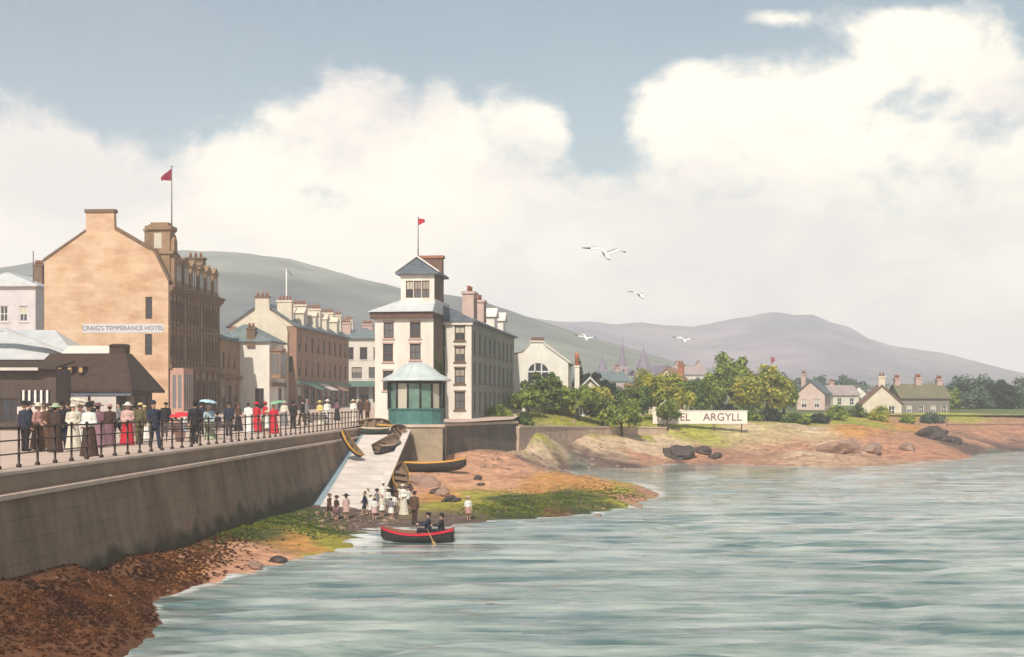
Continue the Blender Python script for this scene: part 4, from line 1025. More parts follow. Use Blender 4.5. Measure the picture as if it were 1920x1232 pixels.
# --- green kiosk on the plinth
M_teal = mat('teal painted panels', (.075, .20, .175), (.05, .14, .13), 2.2, .6, .1)
M_tealg = mat('greenish kiosk glass', (.16, .27, .20), (.08, .15, .12), 1.3, .12, 0, spec=.6)
M_kroof = mat('grey zinc kiosk roof', (.56, .59, .56), (.42, .47, .46), .9, .5, .2, 6)
M_kpost = mat('dark kiosk posts', (.035, .03, .035), None, 5, .6)
ki = empty('kiosk', (-6.95, 92.75, 4.2), 0, 'round teal glazed kiosk with a grey domed roof on the stone plinth', 'kiosk')
NS = 14; kr = 2.04
mb = MB(); mb.lathe([(kr, 0), (kr, .08), (kr - .03, .12), (kr - .03, 1.02), (kr + .05, 1.06), (kr + .05, 1.14), (kr - .1, 1.14)], NS, smooth=False); mb.build('base_wall', M_teal, ki)
def kp(i, r): a = i * 2 * math.pi / NS; return Vector((r * math.cos(a), r * math.sin(a), 0))
for i in range(NS):
    p = kp(i, kr - .03); mb = MB(); mb.tube([p + Vector((0, 0, 1.143)), p + Vector((0, 0, 2.95))], .075, 6); mb.build('pillar', M_kpost, ki)
    a, b = kp(i, kr - .09), kp(i + 1, kr - .09); d = (b - a)
    mb = MB(); n = Vector((d.y, -d.x, 0)).normalized() * .02
    p0, p1 = a + d * .07, b - d * .07
    mb.prism([p0 + Vector((0, 0, 1.15)), p1 + Vector((0, 0, 1.15)), p1 + Vector((0, 0, 2.92)), p0 + Vector((0, 0, 2.92))], n); w = mb.build('pane', M_tealg if i % 3 else M_paneL, ki)
mb = MB(); mb.lathe([(kr - .2, 2.953), (kr + .12, 2.953), (kr + .14, 3.12), (kr - .2, 3.12)], NS, smooth=False); mb.build('frieze', M_kpost, ki)
mb = MB(); mb.lathe([(kr + .5, 3.10), (kr + .52, 3.17), (kr + .2, 3.36), (1.75, 3.60), (1.35, 3.92), (1.0, 4.2), (.75, 4.34), (.4, 4.43), (.02, 4.46)], 28, smooth=True); r = mb.build('roof', M_kroof, ki)
mb = MB()
for i in range(NS):
    mb.tube([kp(i, k) + Vector((0, 0, z + .015)) for k, z in ((kr + .5, 3.17), (kr + .2, 3.36), (1.75, 3.6), (1.35, 3.92), (1.0, 4.2), (.4, 4.43))], .022, 5)
mb.build('roof_rolls', M_lead, r)

# --- white house with the arched window
aw = empty('arched_window_house', at(952, 134.5, 4.2), R(-5), 'white gabled house with a big arched three light window and russet roof', 'house')
mb = MB()
wx0, ww, wz0, ws, wt = 2.15, 2.1, 3.55, 1.25, 2.15
prof = [(0, -.8), (0, 6.45), (1.6, 6.8), (2.3, 7.5), (2.5, 7.9), (3.7, 7.9), (4.0, 7.5), (6.35, 5.75), (6.35, -.8)]
# wall with the arched opening: strips to the left, right, below, and a fan above the arch
arch = [(wx0 + ww / 2 - math.cos(t) * ww / 2, wz0 + ws + math.sin(t) * (wt - ws)) for t in np.linspace(0, math.pi, 15)]
top = lambda x: float(np.interp(x, [p[0] for p in prof[1:8]], [p[1] for p in prof[1:8]]))
def sec(xs):
    for a, b in zip(xs, xs[1:]): mb.face([(a, 0, -.8), (b, 0, -.8), (b, 0, top(b)), (a, 0, top(a))])
sec([0, 1.6, wx0]); sec([wx0 + ww, 6.35])
xs_ = [p[0] for p in arch]
for (xa, za), (xb, zb) in zip(arch, arch[1:]):
    mb.face([(xa, 0, -.8), (xb, 0, -.8), (xb, 0, wz0), (xa, 0, wz0)]); 
    ks = sorted([xa, xb] + [p[0] for p in prof[2:7] if xa < p[0] < xb])
    for u0, u1 in zip(ks, ks[1:]):
        zz = lambda x: za + (zb - za) * (x - xa) / (xb - xa)
        mb.face([(u0, 0, zz(u0)), (u1, 0, zz(u1)), (u1, 0, top(u1)), (u0, 0, top(u0))])
ol = [(wx0, wz0)] + arch + [(wx0 + ww, wz0)]
for (xa, za), (xb, zb) in zip(ol, ol[1:] + ol[:1]): mb.face([(xa, 0, za), (xa, .25, za), (xb, .25, zb), (xb, 0, zb)])
mb.face([(x, .25, z) for x, z in ol])
wall_panel(mb, (6.35, 0, 0), (0, 1, 0), 9, -.8, 5.75, [(2, 3.2, .9, 1.5), (5, 3.2, .9, 1.5)]); add_window(aw, (6.35, 0, 0), (0, 1, 0), 2, 3.2, .9, 1.5, M_white); add_window(aw, (6.35, 0, 0), (0, 1, 0), 5, 3.2, .9, 1.5, M_white)
wall_panel(mb, (0, 9, 0), (0, -1, 0), 9, -.8, 6.4, [])
mb.build('wall', M_wh, aw)
mb = MB(); ol2 = [(wx0 + .02, wz0 + .02)] + [(wx0 + ww / 2 + (x - wx0 - ww / 2) * .985, wz0 + (z - wz0) * .985) for x, z in arch] + [(wx0 + ww - .02, wz0 + .02)]
mb.prism([(x, .16, z) for x, z in ol2], (0, .02, 0)); 
mbf = MB()
for x in (wx0 + .7, wx0 + 1.4): mbf.box(x - .07, x + .07, .06, .155, wz0, wz0 + wt - (.06 if True else 0))
mbf.box(wx0, wx0 + ww, .055, .15, wz0 + ws - .07, wz0 + ws + .07)
mbf.box(wx0 - .1, wx0 + ww + .1, -.1, .1, wz0 - .14, wz0 - .003)
fw = mbf.build('window', M_white, aw); mb.build('pane', M_pane, fw)
M_russ = mat('russet tile roof', (.30, .15, .11), (.20, .11, .09), 1.2, .8, .3, 6, courses=.22)
mb = MB()
mb.prism([(-.25, .3, 6.35), (1.6, .3, 6.75), (2.4, .3, 7.45), (3.1, .3, 8.0), (4.0, .3, 7.4), (6.65, .3, 5.5), (6.65, .3, 5.68), (4.0, .3, 7.62), (3.1, .3, 8.22), (2.4, .3, 7.68), (1.6, .3, 6.98), (-.25, .3, 6.55)], (0, 9, 0)); r = mb.build('roof', M_russ, aw)
mb = MB(); mb.prism([(4.0, -.12, 7.5), (6.6, -.12, 5.62), (6.6, -.12, 5.84), (4.0, -.12, 7.78), (3.75, -.12, 8.05), (2.35, -.12, 8.05), (2.35, -.12, 7.88), (3.72, -.12, 7.88)], (0, .6, 0)); mb.build('skew', M_pale, aw)
mb = MB(); mb.box(2.45, 3.75, .1, .7, 8.053, 8.4); mb.build('chimney', M_tchim, r)
mb = MB(); mb.box(7.0, 7.5, .5, 1.1, -.5, 5.3); mb.box(6.92, 7.58, .42, 1.18, 5.303, 5.45)
c = mb.build('side_chimney', M_tw, aw); mb = MB(); mb.lathe([(.24, 5.453), (.2, 6.5), (.26, 6.6), (.2, 6.75)], 10, (7.25, .8, 0)); mb.build('chimney_pot', mat('orange chimney pot', (.58, .19, .09), None, 5, .8), c)

# --- smaller houses round the bay
def cottage(name, px, D, z, W, Dp, H, h, rot, wall, roof, label, wins, axis='y', ch=None, group=None, trim=None):
    e = empty(name, at(px, D, z), R(rot), label, 'house', group)
    mb = MB(); body(mb, e, W, Dp, -1.2, H, wins, M_white, None); gable_wall(mb, W, Dp, H, h, axis); mb.build('wall', wall, e)
    mb = MB(); gable_roof(mb, W, Dp, H + .003, h, axis, .3, .16); r = mb.build('roof', roof, e)
    for c in ch or []: chimney(r, *c)
    if trim:
        mb = MB(); s = h / (W / 2)
        for sx in (-1, 1):
            ex = W / 2 + sx * (W / 2 + .35)
            mb.prism([(W / 2, -.42, H + h + .02), (ex, -.42, H - .35 * s + .0), (ex, -.42, H - .35 * s + .2), (W / 2, -.42, H + h + .24)], (0, .11, 0))
        mb.build('bargeboard', trim, r)
    return e
cottage('cottage', 1078, 147, 4.0, 3.5, 6, 2.8, 1.7, -4, M_pale, M_slate, 'small cottage with white bargeboards below the dark trees', {FR: [(.5, .3, .8, 1.3), (1.9, .3, .9, 1.9)]}, 'y', None, None, M_white)
M_pinkw = mat('pinkish render', (.62, .46, .40), (.50, .37, .33), 1, .88, .2)
M_roofp = mat('pale rosy roof', (.44, .34, .32), (.34, .27, .26), 1, .8, .2, 5, courses=.3)
cottage('villa', 1118, 188, 4.3, 5.6, 6, 2.6, 1.5, 12, M_pinkw, M_roofp, 'low pink villa with pale rosy roof behind the lawn trees', {FR: [(.8, .7, .9, 1.4), (3.4, .7, .9, 1.4)]}, 'x', [(1, 3, 3.4, .8, .6, 1.5, M_rosy, 2)])
cottage('villa', 1132, 235, 7.2, 5.0, 6, 2.6, 1.7, 20, M_wh, M_slate2, 'distant white villa with slate roof beneath the spires', {FR: [(.8, .7, .9, 1.3), (3.2, .7, .9, 1.3)]}, 'x', [(4, 3, 3.6, .8, .6, 1.4, M_rosy, 2)])
cottage('villa', 1216, 178, 4.2, 5.2, 7, 3.9, 2.4, -18, M_cream, M_bay, 'orange roofed villa half hidden by the yellow green tree', {FR: [(.8, 1.6, .9, 1.5), (3.2, 1.6, .9, 1.5)]}, 'y', [(4, 3, 5.3, .8, .6, 1.4, M_pot, 2)])
cottage('villa', 1283, 196, 4.2, 3.6, 7, 2.9, 2.0, 14, M_wh, M_slate, 'narrow white gabled villa above the lettered sign board', {FR: [(1.3, 1.2, .9, 1.4)]}, 'y')
cottage('villa', 1268, 290, 9.2, 7.0, 6, 3.0, 1.8, 8, M_pale, M_roofp, 'faint pale villa high up behind the yellow green tree', {FR: [(1, 1, 1, 1.4), (4.6, 1, 1, 1.4)]}, 'x', [(1, 3, 3.9, .9, .7, 1.6, M_rosy, 2), (6, 3, 3.9, .9, .7, 1.6, M_rosy, 2)])
cottage('villa', 1494, 205, 4.0, 4.4, 6.5, 3.3, 1.9, -22, M_pinkw, M_slate, 'pink villa with dark roof right of the big leafy trees', {FR: [(.7, .9, .9, 1.4), (2.7, .9, .9, 1.4)], RT: [(1, .9, .9, 1.4), (3.6, .9, .9, 1.4)]}, 'y', [(.6, 3, 4.2, .7, .7, 2.0, M_rosy, 2)])
cottage('farmhouse', 1617, 183, 3.5, 5.4, 7, 2.2, 2.5, -10, M_cream, M_russ, 'cream gabled farmhouse with tall chimney near the far point', {FR: [(3.6, .5, .9, 1.3)]}, 'y', [(2.7, .5, 4.2, .9, .7, 1.6, M_cream, 2)])
M_olive = mat('olive mossy roof', (.24, .20, .12), (.15, .14, .09), 1, .85, .4, 5, courses=.3)
cottage('long_house', 1690, 188, 3.5, 7.2, 6, 3.0, 1.9, 3, mat('grey brown stone', (.26, .22, .19), (.18, .16, .14), 1, .88, .3), M_olive, 'long grey house with mossy olive roof beside the cream farmhouse', {FR: [(.8, .7, .8, 1.2), (2.6, .7, .8, 1.2), (4.4, .7, .8, 1.2), (6, .7, .8, 1.2)]}, 'x', [(.4, 3, 4.2, .8, .8, 1.5, M_rosy, 3), (3.6, 3, 4.6, .9, .7, 1.2, M_rosy, 3), (6.8, 3, 4.2, .8, .8, 1.4, M_rosy, 3)])
# church spires in the distance
def spire(name, px, D, z, w, hb_, hs, m, label):
    e = empty(name, at(px, D, z), R(10), label, 'church')
    mb = MB(); body(mb, e, w, w, -2, hb_, {FR: [(w * .35, hb_ * .6, w * .3, hb_ * .28)]}, M_brownw, None, (-w / 2, 0, 0)); mb.build('tower', m, e)
    mb = MB(); mb.lathe([(w * .56, hb_ + .003), (w * .40, hb_ + hs * .3), (w * .18, hb_ + hs * .7), (.03, hb_ + hs)], 8, (0, w / 2, 0), smooth=False); r = mb.build('spire', M_violet, e)
    mb = MB(); mb.tube([(0, w / 2, hb_ + hs - .2), (0, w / 2, hb_ + hs + 1.6)], .06, 5); mb.build('finial', M_pot, r)
    mb = MB(); body(mb, e, w * 1.6, w * 3, -2, hb_ * .55, {}, M_brownw, None, (w * .55, .5, 0)); mb.build('nave_wall', m, e)
    mb = MB(); gable_roof(mb, w * 1.6, w * 3, hb_ * .55 + .003, w * .9, 'y', .3, .16, (w * .55, .5, 0)); mb.build('nave_roof', M_violet, e)
M_violet = mat('violet grey slate', (.23, .19, .24), (.17, .14, .19), 1.0, .7, .2, 5)
M_chst = mat('rosy church stone', (.42, .30, .30), (.33, .24, .25), 1, .88, .2)
spire('church', 1211, 330, 9.0, 4.4, 4.5, 6.2, M_chst, 'violet church with a broad red tipped spire behind the trees')
spire('church', 1169, 345, 9.5, 2.0, 6.0, 6.5, M_chst, 'slim distant church spire left of the broad one')
spire('church', 1132, 325, 9.0, 2.4, 5.0, 3.8, M_chst, 'short stubby church turret behind the dark conifers')

# --- lettered hoarding on the lawn edge
sgn = empty('hotel_sign', (Xp(1224, 140), 140, 3.42), R(-1), 'long white hoarding lettered HOTEL ARGYLL at the edge of the lawn', 'sign')
mb = MB(); mb.box(0, 10.3, 0, .08, .02, 1.47); mb.build('board', mat('white hoarding paint', (.78, .74, .66), (.68, .64, .56), 2, .75), sgn)
mb = MB()
for x in (.6, 3.6, 6.7, 9.7):
    mb = MB(); mb.box(x - .06, x + .06, .085, .2, -.9, 1.5)
    mb.build('post', M_brownw, sgn)
mb = MB(); mb.box(-.05, 10.35, -.03, -.003, 1.40, 1.50); mb.box(-.05, 10.35, -.03, -.003, -.01, .07); mb.build('edge_strip', mat('pale edge strip', (.66, .58, .52), None, 3, .7), sgn)
M_letr = mat('plum sign letters', (.20, .05, .07), (.13, .04, .06), 4, .7)
put('lettering', text_mesh('HOTEL', 1.18, M_letr, .012), sgn, (2.25, -.02, .72), (R(90), 0, 0))
put('lettering', text_mesh('ARGYLL', 1.18, M_letr, .012), sgn, (7.6, -.02, .72), (R(90), 0, 0))

f3 = empty('flagpole', at(1446, 176, 4.1), 0, 'slim pole with a faded red pennant rising above the leafy clump behind the hoarding', 'flagpole')
mb = MB(); mb.tube([(0, 0, 0), (0, 0, 8.0)], [.09, .05], 8); mb.build('pole', M_pole, f3)
flag(f3, (.5, .95, .6, .1), 7.9, mat('faded red bunting', (.42, .06, .10), (.32, .05, .08), 4, .8))

cottage('villa', 1562, 232, 4.6, 5.0, 6, 2.6, 1.6, 10, M_pale, M_roofp, 'faint pale villa between the pink villa and the cream farmhouse', {FR: [(.8, .7, .9, 1.3), (3.2, .7, .9, 1.3)]}, 'x', [(1, 3, 3.4, .8, .6, 1.4, M_rosy, 2)])
cottage('villa', 1592, 238, 4.8, 3.6, 6, 2.4, 1.7, -8, M_wh, M_slate, 'small faint white gable just left of the cream farmhouse', {FR: [(1.3, .7, .9, 1.3)]}, 'y')
cottage('villa', 1790, 226, 4.0, 5.0, 6, 3.0, 1.6, 6, M_pinkw, M_slate, 'rosy villa partly hidden by the right hand trees', {FR: [(.8, .9, .9, 1.4), (3.2, .9, .9, 1.4)]}, 'x', [(4, 3, 3.8, .8, .6, 1.5, M_rosy, 2)])
# ------------------------------------------------------------------ trees and shrubs
def leafmat(name, c1, c2, c3):
    m = bpy.data.materials.new(name); m.use_nodes = True
    nt = m.node_tree; N, L = nt.nodes, nt.links; b = N['Principled BSDF']
    b.inputs['Roughness'].default_value = .6; b.inputs['Specular IOR Level'].default_value = .25
    g = N.new('ShaderNodeNewGeometry'); tc = N.new('ShaderNodeTexCoord')
    nz = N.new('ShaderNodeTexNoise'); nz.inputs['Scale'].default_value = .9; nz.inputs['Detail'].default_value = 3; L.new(tc.outputs['Object'], nz.inputs['Vector'])
    ad = N.new('ShaderNodeMath'); ad.operation = 'MULTIPLY_ADD'; L.new(g.outputs['Random Per Island'], ad.inputs[0]); ad.inputs[1].default_value = .5
    mm = N.new('ShaderNodeMath'); mm.operation = 'MULTIPLY_ADD'; L.new(nz.outputs['Fac'], mm.inputs[0]); mm.inputs[1].default_value = 1.8; mm.inputs[2].default_value = -.65
    L.new(mm.outputs[0], ad.inputs[2])
    r = N.new('ShaderNodeValToRGB'); L.new(ad.outputs[0], r.inputs[0])
    r.color_ramp.elements[0].position = .15; r.color_ramp.elements[0].color = (*c1, 1)
    r.color_ramp.elements[1].position = .9; r.color_ramp.elements[1].color = (*c3, 1)
    e = r.color_ramp.elements.new(.5); e.color = (*c2, 1)
    L.new(r.outputs[0], b.inputs['Base Color'])
    tr = N.new('ShaderNodeBsdfTranslucent'); L.new(r.outputs[0], tr.inputs[0])
    ms = N.new('ShaderNodeMixShader'); ms.inputs[0].default_value = .38
    L.new(b.outputs[0], ms.inputs[1]); L.new(tr.outputs[0], ms.inputs[2]); L.new(ms.outputs[0], N['Material Output'].inputs['Surface'])
    return m
L_dark = leafmat('dark green leaves', (.04, .075, .022), (.11, .17, .035), (.27, .33, .06))
L_mid = leafmat('mid green leaves', (.07, .12, .025), (.22, .29, .045), (.46, .48, .09))
L_yel = leafmat('yellow green leaves', (.12, .17, .025), (.38, .39, .055), (.70, .58, .11))
L_blue = leafmat('blue green leaves', (.055, .09, .07), (.10, .15, .11), (.18, .23, .15))
L_con = leafmat('dark conifer needles', (.022, .035, .022), (.035, .055, .03), (.06, .085, .045))
L_oran = leafmat('orange autumn leaves', (.16, .10, .025), (.30, .17, .04), (.36, .24, .06))
M_bark = mat('brown bark', (.085, .055, .035), (.05, .032, .022), 4, .9, .5)
rs_t = np.random.RandomState(21)
def leaves(cent, rad, n, size, flat=.0):
    """n leaf quads through blob clumps given by centres and radii"""
    k = rs_t.choice(len(cent), n, p=np.array([r[0] * r[1] * r[2] for r in rad]) ** .67 / np.sum(np.array([r[0] * r[1] * r[2] for r in rad]) ** .67))
    d = rs_t.normal(size=(n, 3)); d /= np.linalg.norm(d, axis=1, keepdims=True)
    rr = rs_t.uniform(.25, 1.0, (n, 1)) ** .5 * (1 + .12 * rs_t.normal(size=(n, 1)))
    p = np.array(cent)[k] + d * rr * np.array(rad)[k]
    nrm = d + rs_t.normal(0, .55, (n, 3)) + np.array([0, 0, .35]); nrm /= np.linalg.norm(nrm, axis=1, keepdims=True)
    a = np.cross(nrm, rs_t.normal(size=(n, 3))); a /= np.linalg.norm(a, axis=1, keepdims=True); b = np.cross(nrm, a)
    s = size * rs_t.uniform(.6, 1.35, (n, 1))
    return np.stack([p - a * s - b * s * .3, p - a * s * .1 - b * s * .62, p + a * s + b * s * .1, p + a * s * .05 + b * s * .62], 1)
def tree(name, label, px, D, w, ht, trunk, lm, z=None, n=2600, size=.19, group=None, kind='round', cat='tree', skew=0):
    x = Xp(px, D); z = hz(x, D) - .05 if z is None else z
    e = empty(name, (x, D, z), 0, label, cat, group)
    tops = []; mb = MB()
    if kind == 'round':
        base = Vector((0, 0, 0)); fork = Vector((skew * .3 + random.uniform(-.1, .1) * w * .3, random.uniform(-.1, .1), trunk + (ht - trunk) * .22))
        r0 = max(.09, w * .035)
        mb.tube([base - Vector((0, 0, .3)), base.lerp(fork, .5) + Vector((random.uniform(-.08, .08), 0, 0)), fork], [r0 * 1.5, r0, r0 * .75], 8)
        cent, rad = [], []
        nb = 9
        for i in range(nb):
            a = i * 2.4 + random.uniform(-.4, .4); u = (i + .5) / nb
            rr = w * .5 * (.30 + .42 * math.sin(math.pi * min(1, .2 + u * .8))) * random.uniform(.75, 1.15)
            h = trunk + (ht - trunk) * (.22 + .62 * u) * random.uniform(.93, 1.07)
            p = Vector((math.cos(a) * rr + skew * u, math.sin(a) * rr * .8, h))
            mb.tube([fork - Vector((0, 0, .2)), fork.lerp(p, .55) + Vector((0, 0, .1 * w)), p], [r0 * .6, r0 * .35, r0 * .12], 6)
            q = w * random.uniform(.17, .27)
            cent.append(p); rad.append((q, q * .9, q * random.uniform(.7, .95) * min(1.2, (ht - trunk) / w + .25)))
            for j in range(2):
                d = Vector((random.gauss(0, 1), random.gauss(0, 1), random.gauss(.2, .6))).normalized()
                cent.append(p + Vector((d.x * q, d.y * q, d.z * q))); q2 = q * random.uniform(.4, .65); rad.append((q2, q2, q2 * .85))
        mb.build('trunk', M_bark, e)
        me = quads_mesh('crown', leaves(cent, rad, n, size), lm)
    elif kind == 'conifer':
        mb.tube([(0, 0, -.3), (0, 0, ht * .95)], [w * .06, .02], 7); mb.build('trunk', M_bark, e)
        cent, rad = [], []
        for i in range(16):
            u = i / 15; h = trunk + (ht - trunk) * u; q = w * .5 * (1 - u) ** .85 + .12
            for j in range(5):
                a = j * 1.2566 + i; cent.append((math.cos(a) * q * .62, math.sin(a) * q * .62, h - q * .12)); rad.append((q * .42, q * .42, ht * .05))
        me = quads_mesh('crown', leaves(cent, rad, n, size), lm)
    else:      # bush: leaves down to the ground
        cent, rad = [], []
        for i in range(14):
            a = random.uniform(0, 6.28); u = random.random() ** .7
            q = w * random.uniform(.14, .24)
            cent.append((math.cos(a) * w * .34 * u, math.sin(a) * w * .25 * u, max(q * .6, ht * (1 - .55 * u * u) - q * .8) * random.uniform(.7, 1.0))); rad.append((q, q, min(q, ht * .4)))
        for i in range(3): mb.tube([(0, 0, -.2), (random.uniform(-.3, .3) * w, random.uniform(-.1, .1) * w, ht * .6)], [.06, .02], 6)
        mb.build('trunk', M_bark, e)
        me = quads_mesh('crown', leaves(cent, rad, n, size), lm)
    put('crown', me, e)
    return e
G1, G2 = 'trees along the lawn above the bank', 'garden shrubs by the bay'
def th(D, py_top, z): return Zp(py_top, D) - z
# lawn row
tree('garden_bush', 'round yellow green bush beside the end of the grey green range', 937, 116, 2.7, 2.4, .3, L_mid, 3.6, 2200, .15, G2, 'bush', 'shrub')
tree('lawn_tree', 'broad dark green tree in front of the arched window house', 1022, 131, 4.4, 4.0, .8, L_dark, None, 4200, .16, G1)
tree('lawn_tree', 'low spreading dark green tree just right of the arched window house', 1082, 131, 4.6, 3.3, 1.1, L_mid, None, 3800, .15, G1, skew=.2)
tree('lawn_tree', 'small slim tree on the lawn left of the twin trunked one', 1130, 132, 3.2, 2.7, .9, L_dark, None, 2400, .14, G1)
tree('lawn_tree', 'wide low green tree in the middle of the lawn', 1166, 131, 4.2, 3.1, 1.0, L_mid, None, 3200, .15, G1, skew=-.2)
tree('garden_bush', 'dark hedge bush at the corner of the retaining wall', 985, 119, 3.0, 1.9, .2, L_dark, None, 1800, .14, G2, 'bush', 'shrub')
tree('lawn_tree', 'large yellow green tree left of the lettered hoarding', 1238, 146, 6.0, 5.4, 1.2, L_yel, None, 5200, .2, G1)
tree('lawn_tree', 'deep green tree partly covering the start of the lettered hoarding', 1252, 138.3, 2.7, 3.3, 1.15, L_mid, None, 2600, .14, G1)
tree('lawn_tree', 'orange tinted tree below the broad church spire', 1206, 160, 3.8, 5.3, 1.4, L_oran, None, 2600, .2, G1)
tree('lawn_tree', 'yellowish tree filling the gap behind the small slim tree', 1110, 140, 4.0, 3.6, .8, L_yel, None, 3000, .17, G1)
tree('lawn_tree', 'dark tree behind the low wide green one', 1190, 143, 4.0, 3.6, .8, L_dark, None, 3000, .17, G1)
tree('lawn_tree', 'green tree close in front of the arched window house on the left', 992, 127, 3.4, 2.9, .7, L_mid, None, 3000, .15, G1)
tree('garden_bush', 'yellow green hedge bush beneath the row of lawn trees', 1056, 134, 3.4, 1.5, .2, L_yel, None, 1800, .14, G2, 'bush', 'shrub')
tree('broad_tree', 'green tree rising behind the lettered hoarding near its start', 1296, 160, 4.6, 4.6, .9, L_dark, None, 3200, .2, G1)
tree('broad_tree', 'yellow green tree between hoarding and tall lumpy tree', 1330, 163, 4.6, 4.9, .9, L_mid, None, 3200, .2, G1)
# the big clump right of the sign
tree('broad_tree', 'tall bright green tree with a lumpy top behind the hoarding', 1370, 165, 6.0, 7.3, 1.2, L_mid, None, 5600, .22, G1)
tree('broad_tree', 'wide yellow green tree to the right behind the hoarding', 1437, 164, 6.6, 5.7, 1.0, L_yel, None, 5600, .22, G1)
tree('broad_tree', 'yellow tinged tree between the tall lumpy one and the wide one', 1404, 162, 4.4, 5.4, .8, L_yel, None, 3600, .2, G1)
tree('broad_tree', 'green round tree at the right end of the leafy clump', 1470, 166, 3.8, 4.6, .8, L_mid, None, 3200, .2, G1)
for i, (px, w, hh, lab) in enumerate([(1318, 3.4, 1.9, 'dark shrub behind the middle of the hoarding'), (1358, 3.8, 2.1, 'dark shrub behind the right half of the hoarding'), (1402, 4.0, 1.8, 'dark shrub at the right end of the hoarding'),
                               (1444, 4.2, 1.8, 'dark shrub below the wide yellow green tree'), (1490, 4.2, 1.5, 'dark shrub below the pink villa'), (1532, 3.6, 1.3, 'dark low shrub right of the pink villa')]):
    tree('garden_bush', lab, px, 151 + i % 2, w, hh, .2, L_con if i % 2 else L_dark, None, 1900, .17, G2, 'bush', 'shrub')
tree('garden_bush', 'green rounded bush halfway between pink villa and cream farmhouse', 1572, 160, 3.8, 2.0, .2, L_mid, None, 2000, .17, G2, 'bush', 'shrub')
tree('garden_bush', 'bright yellow green bush before the cream farmhouse', 1652, 166, 3.6, 2.1, .2, L_yel, None, 2200, .17, G2, 'bush', 'shrub')
tree('garden_bush', 'small pale green bush before the long grey house', 1700, 168, 3.0, 1.4, .2, L_mid, None, 1700, .16, G2, 'bush', 'shrub')
tree('garden_bush', 'dark bush on the slope left of the cream farmhouse', 1608, 172, 3.4, 1.6, .2, L_dark, None, 1700, .17, G2, 'bush', 'shrub')
tree('garden_bush', 'low shrub before the right end of the long grey house', 1748, 172, 4.2, 1.5, .2, L_blue, None, 1700, .17, G2, 'bush', 'shrub')
# dark trees behind the arched house
for px, D, w, hh, k, lm, lab in [(1085, 158, 2.9, 7.0, 'conifer', L_con, 'tall dark conifer right behind the orange chimney pot'), (1107, 162, 3.6, 5.6, 'round', L_con, 'dark round tree right of the tall conifer'),
                             (1128, 166, 3.8, 4.6, 'round', L_con, 'dark lower tree above the small cottage'), (1150, 172, 3.8, 3.7, 'round', L_dark, 'dark green tree at the low end of the dark wooded row')]:
    tree('dark_tree', lab, px, D, w, hh, .5, lm, 4.1, 2800, .2, 'dark trees behind the arched window house', k)
# far trees at the right
for px, D, w, hh, lm, lab in [(1800, 212, 7.5, 6.6, L_blue, 'large blue green tree beside the long grey house'), (1838, 216, 7.0, 6.9, L_blue, 'tall blue green tree in the middle of the right hand clump'), (1874, 214, 6.0, 6.0, L_con, 'dark tree at the right edge of the right hand clump'),
                          (1912, 218, 7, 5.6, L_blue, 'blue green tree last on the right shore'), (1775, 208, 4.4, 4.2, L_mid, 'small green tree touching the end of the long grey house')]:
    tree('broad_tree', lab, px, D, w, hh, .9, lm, 3.2, 3600, .26, 'trees on the far right shore')
# scattered trees on the rising ground
far_spots = [(1335, 250, 5, 4.4, 'pale blue green tree left of the tall lumpy tree on rising ground'), (1300, 260, 6, 4.2, 'faint rounded tree above the white gabled villa'), (1180, 275, 5, 4.6, 'faint tree at the foot of the slim spire'), (1236, 300, 6, 5.5, 'faint tree right of the broad spire'),
             (1152, 262, 5, 4.2, 'faint tree beside the distant white villa'), (1560, 250, 6, 4.2, 'distant tree right of the pink villa'), (1590, 285, 7, 5.0, 'distant rounded tree above the gap before the farmhouse'), (1530, 300, 8, 5.6, 'distant tree behind the pink villa chimney'),
             (1470, 300, 8, 5.5, 'distant tree behind the right of the leafy clump'), (920, 205, 5, 5, 'tree behind the grey green range'), (955, 190, 4, 5.2, 'tree showing left of the arched window house')]
for px, D, w, hh, lab in far_spots:
    tree('distant_tree', lab, px, D, w, hh, .6, L_blue, 4.2 + max(0, (D - 190)) * .018, 1500, .32, 'distant trees on the rising ground')

# far-off woods on the hill foot, read as one mass
V = []
for i in range(120):
    D = random.uniform(300, 620); px = random.uniform(880, 2000)
    x = Xp(px, D); zz = 4 + (D - 176) / 500 * 9
    if vnoise(x * .03, D * .02) < .42: continue
    w = random.uniform(4, 9); V.append(leaves([(x + random.uniform(-w, w) * .5, D, zz + w * .22) for _ in range(4)], [(w * .5, w * .4, w * .32)] * 4, 260, .55))
tag(put('woods', quads_mesh('woods', np.concatenate(V), L_blue)), 'hazy woods scattered along the foot of the mountain', kind='stuff')

